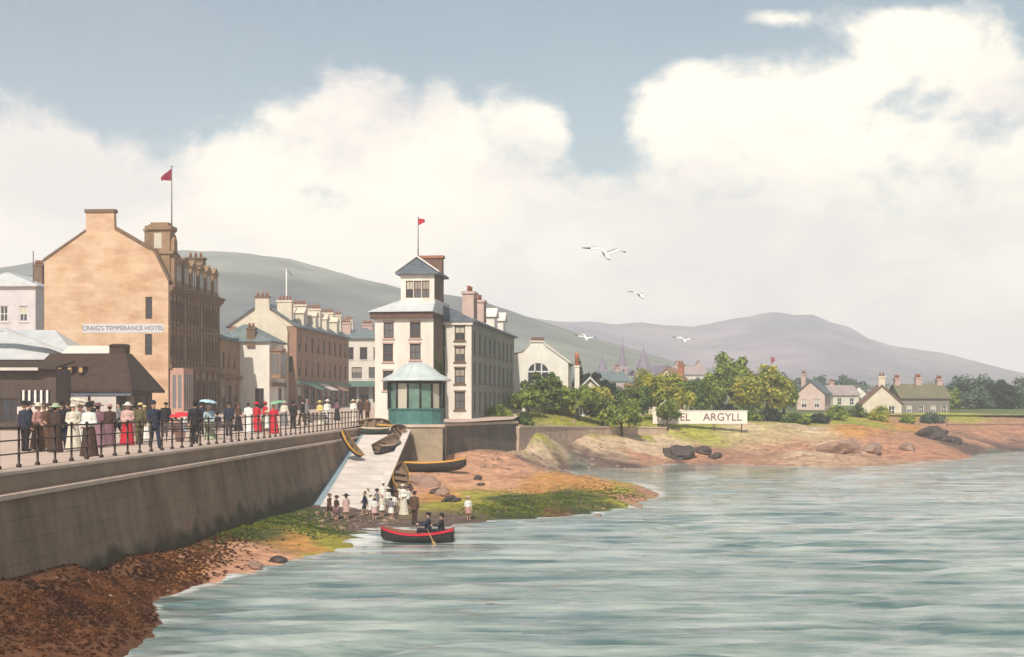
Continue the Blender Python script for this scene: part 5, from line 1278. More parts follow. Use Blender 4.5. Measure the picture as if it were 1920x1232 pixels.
# ------------------------------------------------------------------ beach: weed, pebbles, boulders
def weed(name, label, spots, m, size):
    V = []
    for (px, py, z, rx, ry, n) in spots:
        c = PG(px, py, z)
        xs = c.x + rs_t.normal(0, rx, n); ysn = c.y + rs_t.normal(0, ry, n)
        zs = height(xs, ysn)
        ok = (zs > .0) & (xs > [edge_x(v) + .35 for v in ysn])
        cl = [(a, b, q + size * .3) for a, b, q in zip(xs[ok], ysn[ok], zs[ok])]
        if not cl: continue
        V.append(leaves(cl, [(size * 1.6, size * 1.6, size * .6)] * len(cl), len(cl) * 16, size))
    tag(put(name, quads_mesh(name, np.concatenate(V), m)), label, kind='stuff')
L_wbrown = leafmat('brown wrack', (.05, .022, .014), (.14, .05, .02), (.30, .12, .04))
L_wgreen = leafmat('green weed', (.05, .08, .018), (.15, .19, .03), (.34, .34, .06))
weed('brown_seaweed', 'dark brown seaweed heaped below the quay wall', [(60, 1120, 1.2, .5, 3, 500), (130, 1110, 1.0, .7, 2.5, 600), (200, 1095, .9, .8, 3, 700), (280, 1060, .75, .7, 3, 700), (340, 1050, .6, .7, 3, 700), (400, 1020, .5, .6, 3, 500), (230, 1150, .4, .8, 1.4, 500), (300, 1090, .3, .7, 2, 400), (140, 1170, .7, 1, 1.5, 500)], L_wbrown, .034)
weed('green_seaweed', 'green seaweed on the beach below the quay wall and on the spit', [(470, 990, .4, .6, 3, 420), (530, 975, .3, .6, 3, 420), (590, 990, .2, .6, 2, 350), (430, 1000, .45, .4, 3, 250),
     (905, 955, .3, .7, 1.6, 260), (960, 945, .4, 1.0, 2, 360), (1030, 935, .4, 1.2, 2, 360), (1090, 930, .35, 1.2, 2.2, 320), (1150, 925, .25, 1.2, 2, 260), (1000, 955, .2, 1, 1.2, 240)], L_wgreen, .038)
M_rock = mat('pinkish shore rock', (.36, .23, .17), (.22, .14, .11), 1.6, .9, .8, 6)
M_rockd = mat('dark wet rock', (.09, .065, .055), (.05, .038, .035), 2, .6, .8, 6)
def rock_mesh(name, r, m, seed, sx=1.3, sz=.7):
    mb = MB(); g = bmesh.ops.create_icosphere(mb.bm, subdivisions=3, radius=1)
    rr = np.random.RandomState(seed); o3 = rr.uniform(0, 50, 3)
    for v in g['verts']:
        c = v.co; k = 1 + 1.7 * float(fbm(np.array([c.x * 1.1 + o3[0] + c.z]), np.array([c.y * 1.1 + o3[1] - c.z * .7]), 4)[0])
        v.co = Vector((c.x * k * r * sx, c.y * k * r, c.z * k * r * sz))
    return mb.mesh(name, m)
for i, (px, py, z, r, m, lab) in enumerate([(792, 908, .80, .62, M_rock, 'rounded pinkish boulder on the spit just below the beached boat'), (765, 900, .95, .40, M_rock, 'smaller pinkish boulder left of the rounded one'), (822, 912, .85, .36, M_rockd, 'dark rock right of the rounded pinkish boulder'),
        (845, 938, .4, .42, M_rockd, 'dark brown boulder near the waterline left of the child in pink'), (830, 922, .6, .38, M_rock, 'russet boulder above the dark waterline one'), (742, 915, .75, .45, M_rockd, 'dark boulder touching the foot of the slip wall'),
        (895, 898, .95, .3, M_rockd, 'low dark stone right of the beached boat bow'), (900, 906, .85, .22, M_rockd, 'small dark stone in front of the low one on the spit'), (1120, 965, 0.02, .25, M_rock, 'wave washed stone at the green edge of the spit'), (1195, 948, 0.02, .28, M_rock, 'pale stone in the surf at the tip of the spit'),
        (520, 1052, .03, .22, M_rockd, 'dark rock at the surf edge of the near beach'), (480, 1062, .05, .26, M_rock, 'pinkish rock in the surf of the near beach'), (1585, 832, 1.7, 1.5, M_rock, 'large tilted pale rock near the far point'), (1630, 830, 1.6, 1.2, M_rock, 'second pale rock outcrop nearer the far point'), (1276, 824, 2.2, 1.15, M_rockd, 'dark rock outcrop on the bank below the hoarding'), (1340, 838, 1.5, .5, M_rockd, 'smaller dark rock right of the outcrop below the hoarding'), (1700, 842, .9, .7, M_rock, 'russet rock on the far point'), (1752, 828, 1.3, 1.3, M_rockd, 'dark rock mass near the tip of the far point'), (1790, 836, .8, .8, M_rockd, 'lower dark rock right of the dark rock mass on the far point'), (1318, 833, 1.7, .7, M_rockd, 'dark slab between the outcrop and the smaller dark rock')]):
    p = PG(px, py, z); zt = hz(p.x, p.y)
    tag(put('boulder', rock_mesh('boulder', r, m, i + 3), None, (p.x, p.y, zt + r * .12), (0, 0, i * 1.3)), lab, 'rock', 'rocks on the shore')
# pebbles
bmk = bmesh.new(); bmesh.ops.create_icosphere(bmk, subdivisions=1, radius=1); pv0 = np.array([v.co[:] for v in bmk.verts]); pf0 = np.array([[v.index for v in f.verts] for f in bmk.faces]); bmk.free()
pts = []
def strew(px0, px1, py0, py1, zg, n, r0, r1):
    for _ in range(n):
        p = PG(random.uniform(px0, px1), random.uniform(py0, py1), zg); pts.append((p.x, p.y, random.uniform(r0, r1) * (1 if random.random() > .1 else 2)))
strew(740, 1150, 868, 930, 1.0, 500, .02, .06); strew(60, 560, 1000, 1130, .6, 350, .015, .04); strew(960, 1700, 820, 856, 1.2, 1200, .04, .13); strew(560, 760, 960, 990, .15, 150, .03, .08); strew(900, 1150, 856, 890, .9, 350, .05, .12)
pa = np.array(pts); zz = height(pa[:, 0], pa[:, 1]); ok = (zz > 0) & (pa[:, 0] > np.array([edge_x(v) + .3 if v < 93 else -99 for v in pa[:, 1]])); pa, zz = pa[ok], zz[ok]
n = len(pa); sc = pa[:, 2][:, None, None] * rs_t.uniform(.6, 1.3, (n, 1, 3)) * np.array([1.2, 1, .7])
VV = pv0[None] * sc * (1 + .25 * rs_t.normal(size=(n, len(pv0), 1))) + np.stack([pa[:, 0], pa[:, 1], zz], -1)[:, None]
FF = (pf0[None] + (np.arange(n) * len(pv0))[:, None, None]).reshape(-1, 3)
me = bpy.data.meshes.new('pebbles'); me.from_pydata(VV.reshape(-1, 3).tolist(), [], FF.tolist()); me.materials.append(M_rock)
tag(put('pebbles', me), 'loose pebbles strewn over spit, beach and bank', kind='stuff')
# lawn grass
n = 34000; xs = rs_t.uniform(1, 26, n); ysn = rs_t.uniform(116, 158, n); zs = height(xs, ysn); ok = zs > 3.25; xs, ysn, zs = xs[ok], ysn[ok], zs[ok]
n = len(xs); h = rs_t.uniform(.05, .16, n); a = rs_t.uniform(0, 6.28, n); w = .03
dx, dy = np.cos(a) * w, np.sin(a) * w; lx, ly = rs_t.normal(0, .04, n), rs_t.normal(0, .04, n)
Q = np.stack([np.stack([xs - dx, ysn - dy, zs], -1), np.stack([xs + dx, ysn + dy, zs], -1), np.stack([xs + lx + dx * .2, ysn + ly, zs + h], -1), np.stack([xs + lx - dx * .2, ysn + ly, zs + h], -1)], 1)
tag(put('lawn_grass', quads_mesh('lawn_grass', Q, leafmat('lawn blades', (.20, .24, .035), (.34, .36, .05), (.48, .46, .09)))), 'short bright grass of the lawn above the bank', kind='stuff')

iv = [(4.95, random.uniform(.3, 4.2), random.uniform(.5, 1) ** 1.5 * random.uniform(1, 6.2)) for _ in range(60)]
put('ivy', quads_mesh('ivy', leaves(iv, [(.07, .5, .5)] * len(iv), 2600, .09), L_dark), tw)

# ------------------------------------------------------------------ boats
def boat_mesh_parts(L, B, H, hullm, strake_m, inm):
    st = np.linspace(-1, 1, 25); nu = 9
    def sect(t):
        b = B / 2 * max(0.0, 1 - abs(t) ** 2.5) ** .75 + .012
        if t < -.8: b = max(b, B * .30 * (1 - (-.8 - t) * 1.4))
        sh = H * (.80 + .32 * t * t + .10 * max(0, t) ** 3); k = H * (.10 * abs(t) ** 3 + (.45 if t > 0 else .12) * abs(t) ** 8)
        return b, sh, k
    def pt(t, u, off=0):    # u -1..1 over the section, keel at 0
        b, sh, k = sect(t); a = abs(u)
        y = (b - off) * (1 - (1 - a) ** 2.3) ** .6 * (1 if u > 0 else -1)
        z = k + (sh - k) * a ** 1.7 + off
        return Vector((t * L / 2, y, z))
    mb = MB(); us = np.linspace(-1, 1, nu * 2 + 1)
    rows = [[mb.bm.verts.new(pt(t, u)) for u in us] for t in st]
    inn = [[mb.bm.verts.new(pt(t * .985, u, .035) if abs(u) < 1 else pt(t * .985, u, .035) - Vector((0, 0, .035))) for u in us] for t in st]
    fs = []
    for A in (rows, inn):
        for r0, r1 in zip(A, A[1:]):
            for j in range(len(us) - 1):
                f = mb.bm.faces.new((r0[j], r0[j + 1], r1[j + 1], r1[j])); f.smooth = True; f.material_index = 0 if A is rows else 1; fs.append(f)
    for i in range(len(st) - 1):
        for j in (0, -1): fs.append(mb.bm.faces.new((rows[i][j], rows[i + 1][j], inn[i + 1][j], inn[i][j])))
    for i in (0, -1):
        for j in range(len(us) - 1): fs.append(mb.bm.faces.new((rows[i][j], rows[i][j + 1], inn[i][j + 1], inn[i][j])))
    bmesh.ops.recalc_face_normals(mb.bm, faces=fs)
    out = [('hull', mb.mesh('hull', [hullm, inm]))]
    for sgn in (-1, 1):
        mb = MB(); rows = []
        for t in st:
            b, sh, k = sect(t); y = (b + .012) * sgn; w = .022
            rows.append([mb.bm.verts.new((t * L / 2, y + dy * sgn, sh + dz)) for dy, dz in ((0, .012), (w, .012), (w, -.10), (-.012, -.10))])
        fs = []
        for a, b in zip(rows, rows[1:]):
            for j in range(4): fs.append(mb.bm.faces.new((a[j], a[(j + 1) % 4], b[(j + 1) % 4], b[j])))
        bmesh.ops.recalc_face_normals(mb.bm, faces=fs)
        out.append(('strake', mb.mesh('strake', strake_m)))
    for t in (-.55, -.05, .42):
        b, sh, k = sect(t); mb = MB(); mb.box(t * L / 2 - .11, t * L / 2 + .11, -b * .92, b * .92, sh * .60, sh * .60 + .035); out.append(('seat', mb.mesh('seat', inm)))
    mb = MB(); mb.tube([(t * L / 2, 0, sect(t)[2] - .012) for t in st] + [(L / 2 + .015, 0, sect(1)[1] + .06)], .026, 6); out.append(('keel', mb.mesh('keel', hullm)))
    return out
M_hullb = mat('black tarred hull', (.022, .02, .022), (.04, .03, .028), 5, .45, .2, spec=.5)
M_hullg = mat('dark green hull', (.04, .06, .05), (.025, .04, .035), 5, .5, .2)
M_inb = mat('worn boat timber', (.22, .14, .085), (.14, .09, .06), 6, .75, .2, streak=(1, 6, 6))
M_red = mat('red strake paint', (.62, .03, .05), (.45, .02, .04), 6, .45)
M_yellow = mat('ochre strake paint', (.68, .36, .06), (.5, .25, .05), 6, .5)
M_buff = mat('buff strake paint', (.55, .44, .30), (.42, .33, .22), 6, .5)
def rowboat(label, L, B, H, hm, sm, loc, rz, rx=0, ry=0):
    e = empty('rowing_boat', loc, 0, label, 'boat'); e.rotation_euler = (rx, ry, rz)
    for n_, me_ in boat_mesh_parts(L, B, H, hm, sm, M_inb): put(n_, me_, e)
    return e
bp = PG(783, 1013, 0)
rowboat('black rowing boat with a red strake afloat with two people aboard', 3.05, 1.15, .58, M_hullb, M_red, (bp.x, bp.y, -.13), R(178))
yb = PG(806, 893, 1.0); zb = hz(yb.x, yb.y)
rowboat('long black boat with an ochre strake drawn up on the spit', 4.7, 1.4, .66, M_hullb, M_yellow, (yb.x, yb.y, zb + .06), R(3), R(-9), R(-1.5))
def slipz(y): return float(np.interp(y, [a for a, b in SL], [b for a, b in SL]))
s1 = math.atan2(3.28, 19.5)
rowboat('dark boat with its bow uphill hauled out halfway up the slipway', 3.6, 1.35, .6, M_hullb, M_buff, (-8.15, 83.2, slipz(83.2) + .02), R(75), 0, -s1)
rowboat('dark green boat laid across the head of the slipway', 2.3, .95, .42, M_hullg, M_buff, (-9.3, 88.6, slipz(88.6) + .03), R(14), R(-12))
rowboat('black boat turned on its side on the quay behind the green one', 2.4, .9, .42, M_hullb, M_yellow, (-9.7, 90.8, slipz(90.8) + .30), R(-6), R(62))
rowboat('small black boat propped steeply against the quay wall above the slipway', 2.0, .8, .4, M_hullb, M_yellow, (-10.2, 79.6, slipz(79.6) + .95), R(12), R(25), R(52))
rowboat('dark boat lying on its side against the seaward edge of the slip head', 2.2, .9, .42, M_hullb, M_buff, (-8.05, 87.2, slipz(87.2) + .28), R(70), R(58), -s1)
rowboat('small black boat half hidden at the corner of slip and kiosk', 2.0, .85, .42, M_hullb, M_yellow, (-8.7, 90.2, slipz(90.2) + .04), R(40), R(-16))
ub = PG(712, 906, .85)
rowboat('small black dinghy tilted against the seaward slip wall bow up', 2.3, .9, .45, M_hullb, M_yellow, (-6.62, 75.4, hz(-6.62, 75.4) + .55), R(95), R(14), R(-38))
M_oar = mat('varnished oar', (.45, .27, .12), (.33, .2, .09), 6, .5)
def oar(label, p0, p1):
    p0, p1 = Vector(p0), Vector(p1); d = p1 - p0; L = d.length
    e = empty('oar', p0, 0, label, 'oar'); e.rotation_mode = 'QUATERNION'; e.rotation_quaternion = d.to_track_quat('Z', 'Y')
    mb = MB(); mb.tube([(0, 0, 0), (0, 0, L * .72)], [.02, .026], 7); mb.build('shaft', M_oar, e)
    mb = MB(); mb.box(-.065, .065, -.012, .012, L * .721, L); mb.build('blade', M_oar, e)
oar('oar dipping into the water on the near side of the red straked boat', bp + Vector((.40, -.22, .50)), bp + Vector((.85, -1.55, -.10)))
oar('oar stretched out on the far side of the red straked boat', bp + Vector((.40, .22, .50)), bp + Vector((.9, 1.5, -.08)))

# ------------------------------------------------------------------ people
def remesh(mb, name, vox):
    me = mb.mesh(name, MATS['bluish cloth']); o = bpy.data.objects.new(name, me); C.objects.link(o)
    m = o.modifiers.new('r', 'REMESH'); m.mode = 'VOXEL'; m.voxel_size = vox
    s = o.modifiers.new('s', 'SMOOTH'); s.iterations = 2; s.factor = .4
    me2 = apply_mods(o); bpy.data.objects.remove(o); me2.name = name
    me2.polygons.foreach_set('use_smooth', [True] * len(me2.polygons))
    return me2
mat('bluish cloth', (.1, .1, .14))
M_skin = mat('skin', (.52, .31, .22), (.44, .25, .17), 9, .6)
M_eye = mat('dark eyes', (.03, .02, .02), None, 9, .4)
M_lip = mat('lips', (.38, .13, .11), None, 9, .6)
def limbs(pose):
    A = dict(S=Vector((.185, 0, 1.36)), E=Vector((.235, .02, 1.09)), W=Vector((.235, -.05, .86)), H=Vector((.085, 0, .90)), K=Vector((.09, -.01, .50)), N=Vector((.09, .02, .09)))
    out = {}
    for s in (1, -1):
        for k, v in A.items(): out[k, s] = Vector((v.x * s, v.y, v.z))
    for k, v in pose.items(): out[k] = Vector(v)
    return out
def body_prims(J, hip=Vector((0, 0, 0)), child=False, vox=.0135):
    mb = MB(); hs = 1.3 if child else 1.0
    hc = lambda x, y, z: hip + Vector((x * hs, y * hs, 1.47 + (z - 1.47) * hs))
    mb.ell(hc(0, -.01, 1.59), (.075 * hs, .094 * hs, .112 * hs), 16); mb.ell(hc(0, -.035, 1.525), (.054 * hs, .062 * hs, .058 * hs), 12)
    mb.ell(hc(0, -.108, 1.572), (.014 * hs, .02 * hs, .026 * hs), 8); mb.ell(hc(0, -.088, 1.612), (.05 * hs, .018 * hs, .012 * hs), 8)
    for s in (1, -1): mb.ell(hc(.077 * s, .005, 1.58), (.013 * hs, .024 * hs, .034 * hs), 8)
    mb.cap(hip + Vector((0, .01, 1.36)), hip + Vector((0, -.005, 1.52)), .058, .052)
    mb.ell(hip + Vector((0, 0, 1.26)), (.165, .105, .19), 16); mb.ell(hip + Vector((0, 0, 1.06)), (.135, .095, .18), 14); mb.ell(hip + Vector((0, .01, .93)), (.16, .115, .13), 14)
    for s in (1, -1):
        S, E, W, H, K, N = (J[k, s] for k in 'SEWHKN')
        mb.cap(hip + Vector((.07 * s, 0, 1.385)), S, .058, .056); mb.cap(S, E, .052, .042); mb.cap(E, W, .041, .028)
        d = (W - E).normalized(); a = d.cross(Vector((0, 1, 0)));  a = a.normalized() if a.length > .1 else Vector((1, 0, 0)); n = d.cross(a).normalized()
        c = W + d * .055; mb.ell(c, (.040, .040, .040), 10, Matrix.Identity(4)); mb.cap(W, W + d * .085, .030, .034)
        for i in range(4):
            b0 = W + d * .09 + a * (i - 1.5) * .021; l = (.052, .062, .058, .046)[i]
            b1 = b0 + d * l * .6 + a * (i - 1.5) * .006 + n * .008; b2 = b1 + d * l * .45 + n * .022
            mb.cap(b0, b1, .0095, .009, 6); mb.cap(b1, b2, .009, .0075, 6)
        t0 = W + d * .03 - a * .035 * s; t1 = t0 - a * .028 * s + d * .03 + n * .008; mb.cap(t0, t1, .012, .010, 6); mb.cap(t1, t1 + d * .028 + n * .008, .010, .008, 6)
        mb.cap(H, K, .082, .056); mb.cap(K, N, .054, .034); mb.ell(K.lerp(N, .3) + Vector((0, .018, 0)), (.045, .05, .11), 10)
        f = Vector((0, -1, 0)); mb.ell(N + f * .07 + Vector((0, 0, -.052)), (.041, .125, .036), 12); mb.ell(N + Vector((0, .03, -.04)), (.036, .045, .045), 10)
    me = remesh(mb, 'person', vox)
    for m in (M_eye, M_lip): me.materials.append(m)
    me.materials[0] = M_skin
    for p in me.polygons:
        c = p.center - hip
        for s in (1, -1):
            if (c - Vector((.031 * s * hs, -.088 * hs, 1.47 + .125 * hs))).length < .0145 * hs: p.material_index = 1
        if abs(c.x) < .022 * hs and abs(c.z - (1.47 + .062 * hs)) < .007 * hs and c.y < -.05: p.material_index = 2
    return me
def jacket(J, hip=Vector((0, 0, 0)), low=.74, name='jacket', sl=1.0):
    mb = MB()
    mb.ell(hip + Vector((0, 0, 1.25)), (.188, .13, .20), 16); mb.ell(hip + Vector((0, 0, 1.06)), (.165, .125, .2), 14)
    mb.tube([hip + Vector((0, 0, 1.15)), hip + Vector((0, 0, .95)), hip + Vector((0, .005, low))], [.155, .165, .19], 16)
    mb.cap(hip + Vector((0, .01, 1.36)), hip + Vector((0, .0, 1.43)), .085, .068)
    for s in (1, -1):
        S, E, W = (J[k, s] for k in 'SEW')
        mb.cap(hip + Vector((.07 * s, 0, 1.37)), S, .078, .076); mb.cap(S, E, .072, .06)
        if sl > .9: mb.cap(E, E.lerp(W, .93), .058, .046)
        else: mb.cap(E, E.lerp(W, .2), .056, .05)
    return remesh(mb, name, .02)
def trousers(J, hip=Vector((0, 0, 0)), short=False, name='trousers'):
    mb = MB(); mb.ell(hip + Vector((0, .01, .93)), (.178, .135, .15), 14)
    for s in (1, -1):
        H, K, N = (J[k, s] for k in 'HKN')
        mb.cap(H, K, .102, .080)
        if not short: mb.cap(K, N.lerp(K, .06), .078, .066)
    return remesh(mb, name, .02)
def shoe(J, s, hip=None):
    mb = MB(); N = J['N', s]
    mb.ell(N + Vector((0, -.075, -.05)), (.050, .14, .044), 12); mb.ell(N + Vector((0, .03, -.035)), (.047, .058, .058), 10); mb.cap(N, N + Vector((0, 0, .06)), .05, .046)
    return remesh(mb, 'shoe', .016)
def skirt(sway=0):
    mb = MB(); prof = [(.31, .03), (.30, .06), (.27, .28), (.235, .55), (.205, .80), (.18, .95), (.135, 1.06), (.125, 1.10), (.10, 1.10)]
    mb.lathe(prof, 40, (0, 0, 0), .9, wave=lambda a, z: .055 * max(0, (1 - z)) * math.cos(9 * a + 2 * z))
    return mb.mesh('skirt', MATS['bluish cloth'])
def sit_skirt(J):
    mb = MB(); mb.ell((0, .01, .47), (.19, .16, .15), 14)
    for s in (1, -1):
        H, K, N = (J[k, s] for k in 'HKN'); mb.cap(H, K, .12, .11); mb.cap(K, N, .12, .13)
    mb.cap((J['K', 1] + J['K', -1]) / 2, (J['N', 1] + J['N', -1]) / 2, .12, .13)
    return remesh(mb, 'skirt', .022)
def hat_mesh(kind, hs=1.0, o=Vector((0, 0, 0))):
    mb = MB(); z = 1.47 + (1.655 - 1.47) * hs
    if kind == 'wide': pr = [(.02, z - .03), (.20, z - .015), (.235, z + .005), (.20, z + .02), (.11, z + .03), (.105, z + .09), (.07, z + .13), (.01, z + .14)]
    elif kind == 'boater': pr = [(.02, z - .02), (.15, z - .012), (.15, z + .004), (.095, z + .008), (.092, z + .085), (.01, z + .088)]
    elif kind == 'bowler': pr = [(.02, z - .03), (.13, z - .012), (.135, z + .0), (.096, z + .008), (.094, z + .06), (.07, z + .11), (.01, z + .125)]
    else: pr = [(.02, z - .05), (.098, z - .045), (.112, z + .0), (.095, z + .045), (.05, z + .068), (.01, z + .07)]
    mb.lathe([(r * hs, zz) for r, zz in pr], 22, (o.x, o.y + .005, o.z), 1.12)
    if kind == 'cap': mb.ell((o.x, o.y - .12 * hs, o.z + z - .04), (.07 * hs, .05 * hs, .008), 10)
    if kind == 'wide':
        for i in range(7): mb.ell((o.x + .09 * math.cos(i), o.y + .1 * math.sin(i), o.z + z + .05 + .02 * (i % 3)), (.035, .035, .028), 8)
    return mb.mesh('hat', MATS['bluish cloth'])
def hair_mesh(long_, hs=1.0, o=Vector((0, 0, 0))):
    mb = MB(); zc = 1.47 + (1.61 - 1.47) * hs
    mb.ell((o.x, o.y + .018 * hs, o.z + zc), (.084 * hs, .092 * hs, .102 * hs), 14)
    if long_: mb.ell((o.x, o.y + .10 * hs, o.z + zc - .03), (.05 * hs, .045 * hs, .055 * hs), 10)
    for v in mb.bm.verts:    # keep the face free
        if v.co.y < o.y - .045 * hs and v.co.z < o.z + zc + .055 * hs: v.co.y = o.y - .02 * hs
    return mb.mesh('hair', MATS['bluish cloth'])
ST = limbs({})
WK = limbs({('K', 1): (.09, -.14, .50), ('N', 1): (.09, -.20, .10), ('K', -1): (-.09, .06, .49), ('N', -1): (-.09, .26, .15), ('E', 1): (.23, .12, 1.11), ('W', 1): (.23, .14, .87), ('E', -1): (-.23, -.06, 1.10), ('W', -1): (-.22, -.22, .92)})
WO = limbs({('E', 1): (.235, .03, 1.10), ('W', 1): (.12, -.20, 1.04), ('E', -1): (-.235, .03, 1.10), ('W', -1): (-.13, -.19, .98)})
WP = limbs({('E', 1): (.235, .03, 1.10), ('W', 1): (.20, -.14, .92), ('E', -1): (-.245, -.04, 1.12), ('W', -1): (-.17, -.23, 1.24)})
SD = Vector((0, 0, -.46))
def sitpose(arms):
    d = {}
    for s in (1, -1):
        d['S', s] = Vector((.185 * s, 0, 1.36)) + SD; d['H', s] = Vector((.085 * s, 0, .46)); d['K', s] = Vector((.10 * s, -.43, .47)); d['N', s] = Vector((.10 * s, -.44, .09))
        d['E', s] = Vector((.23 * s, -.05, 1.10)) + SD; d['W', s] = Vector((.15 * s, -.28, 1.06)) + SD
    d.update(arms); return limbs(d)
SR_ = sitpose({('E', 1): (.22, -.16, .72), ('W', 1): (.20, -.42, .72), ('E', -1): (-.22, -.16, .72), ('W', -1): (-.20, -.42, .72)})
SP = sitpose({('E', -1): (-.24, -.06, .66), ('W', -1): (-.16, -.24, .80)})
KIND = {}
def kinds():
    h0 = {k: hat_mesh(k) for k in ('wide', 'boater', 'bowler', 'cap')}; hc = {k: hat_mesh(k, 1.3) for k in ('boater', 'cap', 'wide')}; hsit = {k: hat_mesh(k, 1, SD) for k in ('wide', 'boater', 'bowler', 'cap')}
    hr, hl = hair_mesh(False), hair_mesh(True); hrc, hlc = hair_mesh(False, 1.3), hair_mesh(True, 1.3)
    sk = skirt()
    for n, J in (('man', ST), ('walker', WK)):
        KIND[n] = (body_prims(J), [('jacket', jacket(J), 0), ('trousers', trousers(J), 1), ('shoe', shoe(J, 1), 2), ('shoe', shoe(J, -1), 2), ('hair', hr, 3)], h0)
    for n, J in (('woman', WO), ('lady', WP)):
        KIND[n] = (body_prims(J), [('blouse', jacket(J, low=1.02, name='blouse'), 0), ('skirt', sk, 1), ('hair', hl, 3)], h0)
    KIND['girl'] = (body_prims(ST, child=True), [('blouse', jacket(ST, low=1.0, name='blouse', sl=.5), 0), ('skirt', short_skirt(), 1), ('hair', hlc, 3)], hc)
    KIND['boy'] = (body_prims(WK, child=True), [('jersey', jacket(WK, low=.84, name='jersey'), 0), ('shorts', trousers(WK, short=True, name='shorts'), 1), ('hair', hrc, 3)], hc)
    KIND['rower'] = (body_prims(SR_, SD), [('jacket', jacket(SR_, SD, .86, 'jacket'), 0), ('trousers', trousers(SR_, SD), 1), ('shoe', shoe(SR_, 1), 2), ('shoe', shoe(SR_, -1), 2), ('hair', hair_mesh(False, 1, SD), 3)], hsit)
    KIND['sitter'] = (body_prims(SP, SD), [('blouse', jacket(SP, SD, .98, 'blouse'), 0), ('skirt', sit_skirt(SP), 1), ('hair', hair_mesh(True, 1, SD), 3)], hsit)
def short_skirt():
    mb = MB(); mb.lathe([(.26, .50), (.25, .55), (.21, .8), (.17, .95), (.14, 1.06), (.10, 1.08)], 32, (0, 0, 0), .9, wave=lambda a, z: .06 * max(0, 1 - z) * math.cos(8 * a))
    return mb.mesh('skirt', MATS['bluish cloth'])
kinds()
def cloth(c): 
    k = 'cloth %.2f %.2f %.2f' % c
    return mat(k, c, tuple(v * .7 for v in c), 6, .85, .15)
COL = dict(navy=(.03, .035, .06), black=(.025, .022, .028), brown=(.12, .065, .04), dkbrown=(.07, .04, .03), rose=(.48, .25, .22), cream=(.68, .62, .50), white=(.76, .73, .68), mauve=(.27, .15, .18), plum=(.20, .10, .12), red=(.55, .025, .04),
           pink=(.62, .40, .37), olive=(.13, .11, .05), blue=(.36, .52, .56), pgreen=(.42, .52, .34), grey=(.22, .21, .21), straw=(.66, .55, .32), sky=(.42, .55, .62), tan=(.42, .30, .18), yellow=(.68, .56, .22), dkhair=(.035, .022, .015), fair=(.28, .18, .08))
def person(kind, loc, h, rz, cols, hat, label, group='people strolling on the esplanade', hcol='dkhair'):
    bm_, items, hats = KIND[kind]
    o = put('person', bm_, None, loc, (R(random.uniform(-3, 3)), R(random.uniform(-2.5, 2.5)), R(rz + random.uniform(-15, 15) * (kind not in ('lady', 'sitter', 'rower'))))); s = h / 1.71; o.scale = (s, s, s)
    tag(o, label, 'person', group)
    cc = [COL[c] for c in cols] + [COL['black']] * (3 - len(cols)) + [COL[hcol]]
    for n_, me_, i in items:
        c = put(n_, me_, o); c.material_slots[0].link = 'OBJECT'; c.material_slots[0].material = cloth(cc[i])
    if hat:
        c = put('hat', hats[hat[0]], o); c.material_slots[0].link = 'OBJECT'; c.material_slots[0].material = cloth(COL[hat[1]])
    return o
def prom(px, D): return (Xp(px, D), D, road_z(D) + .002)
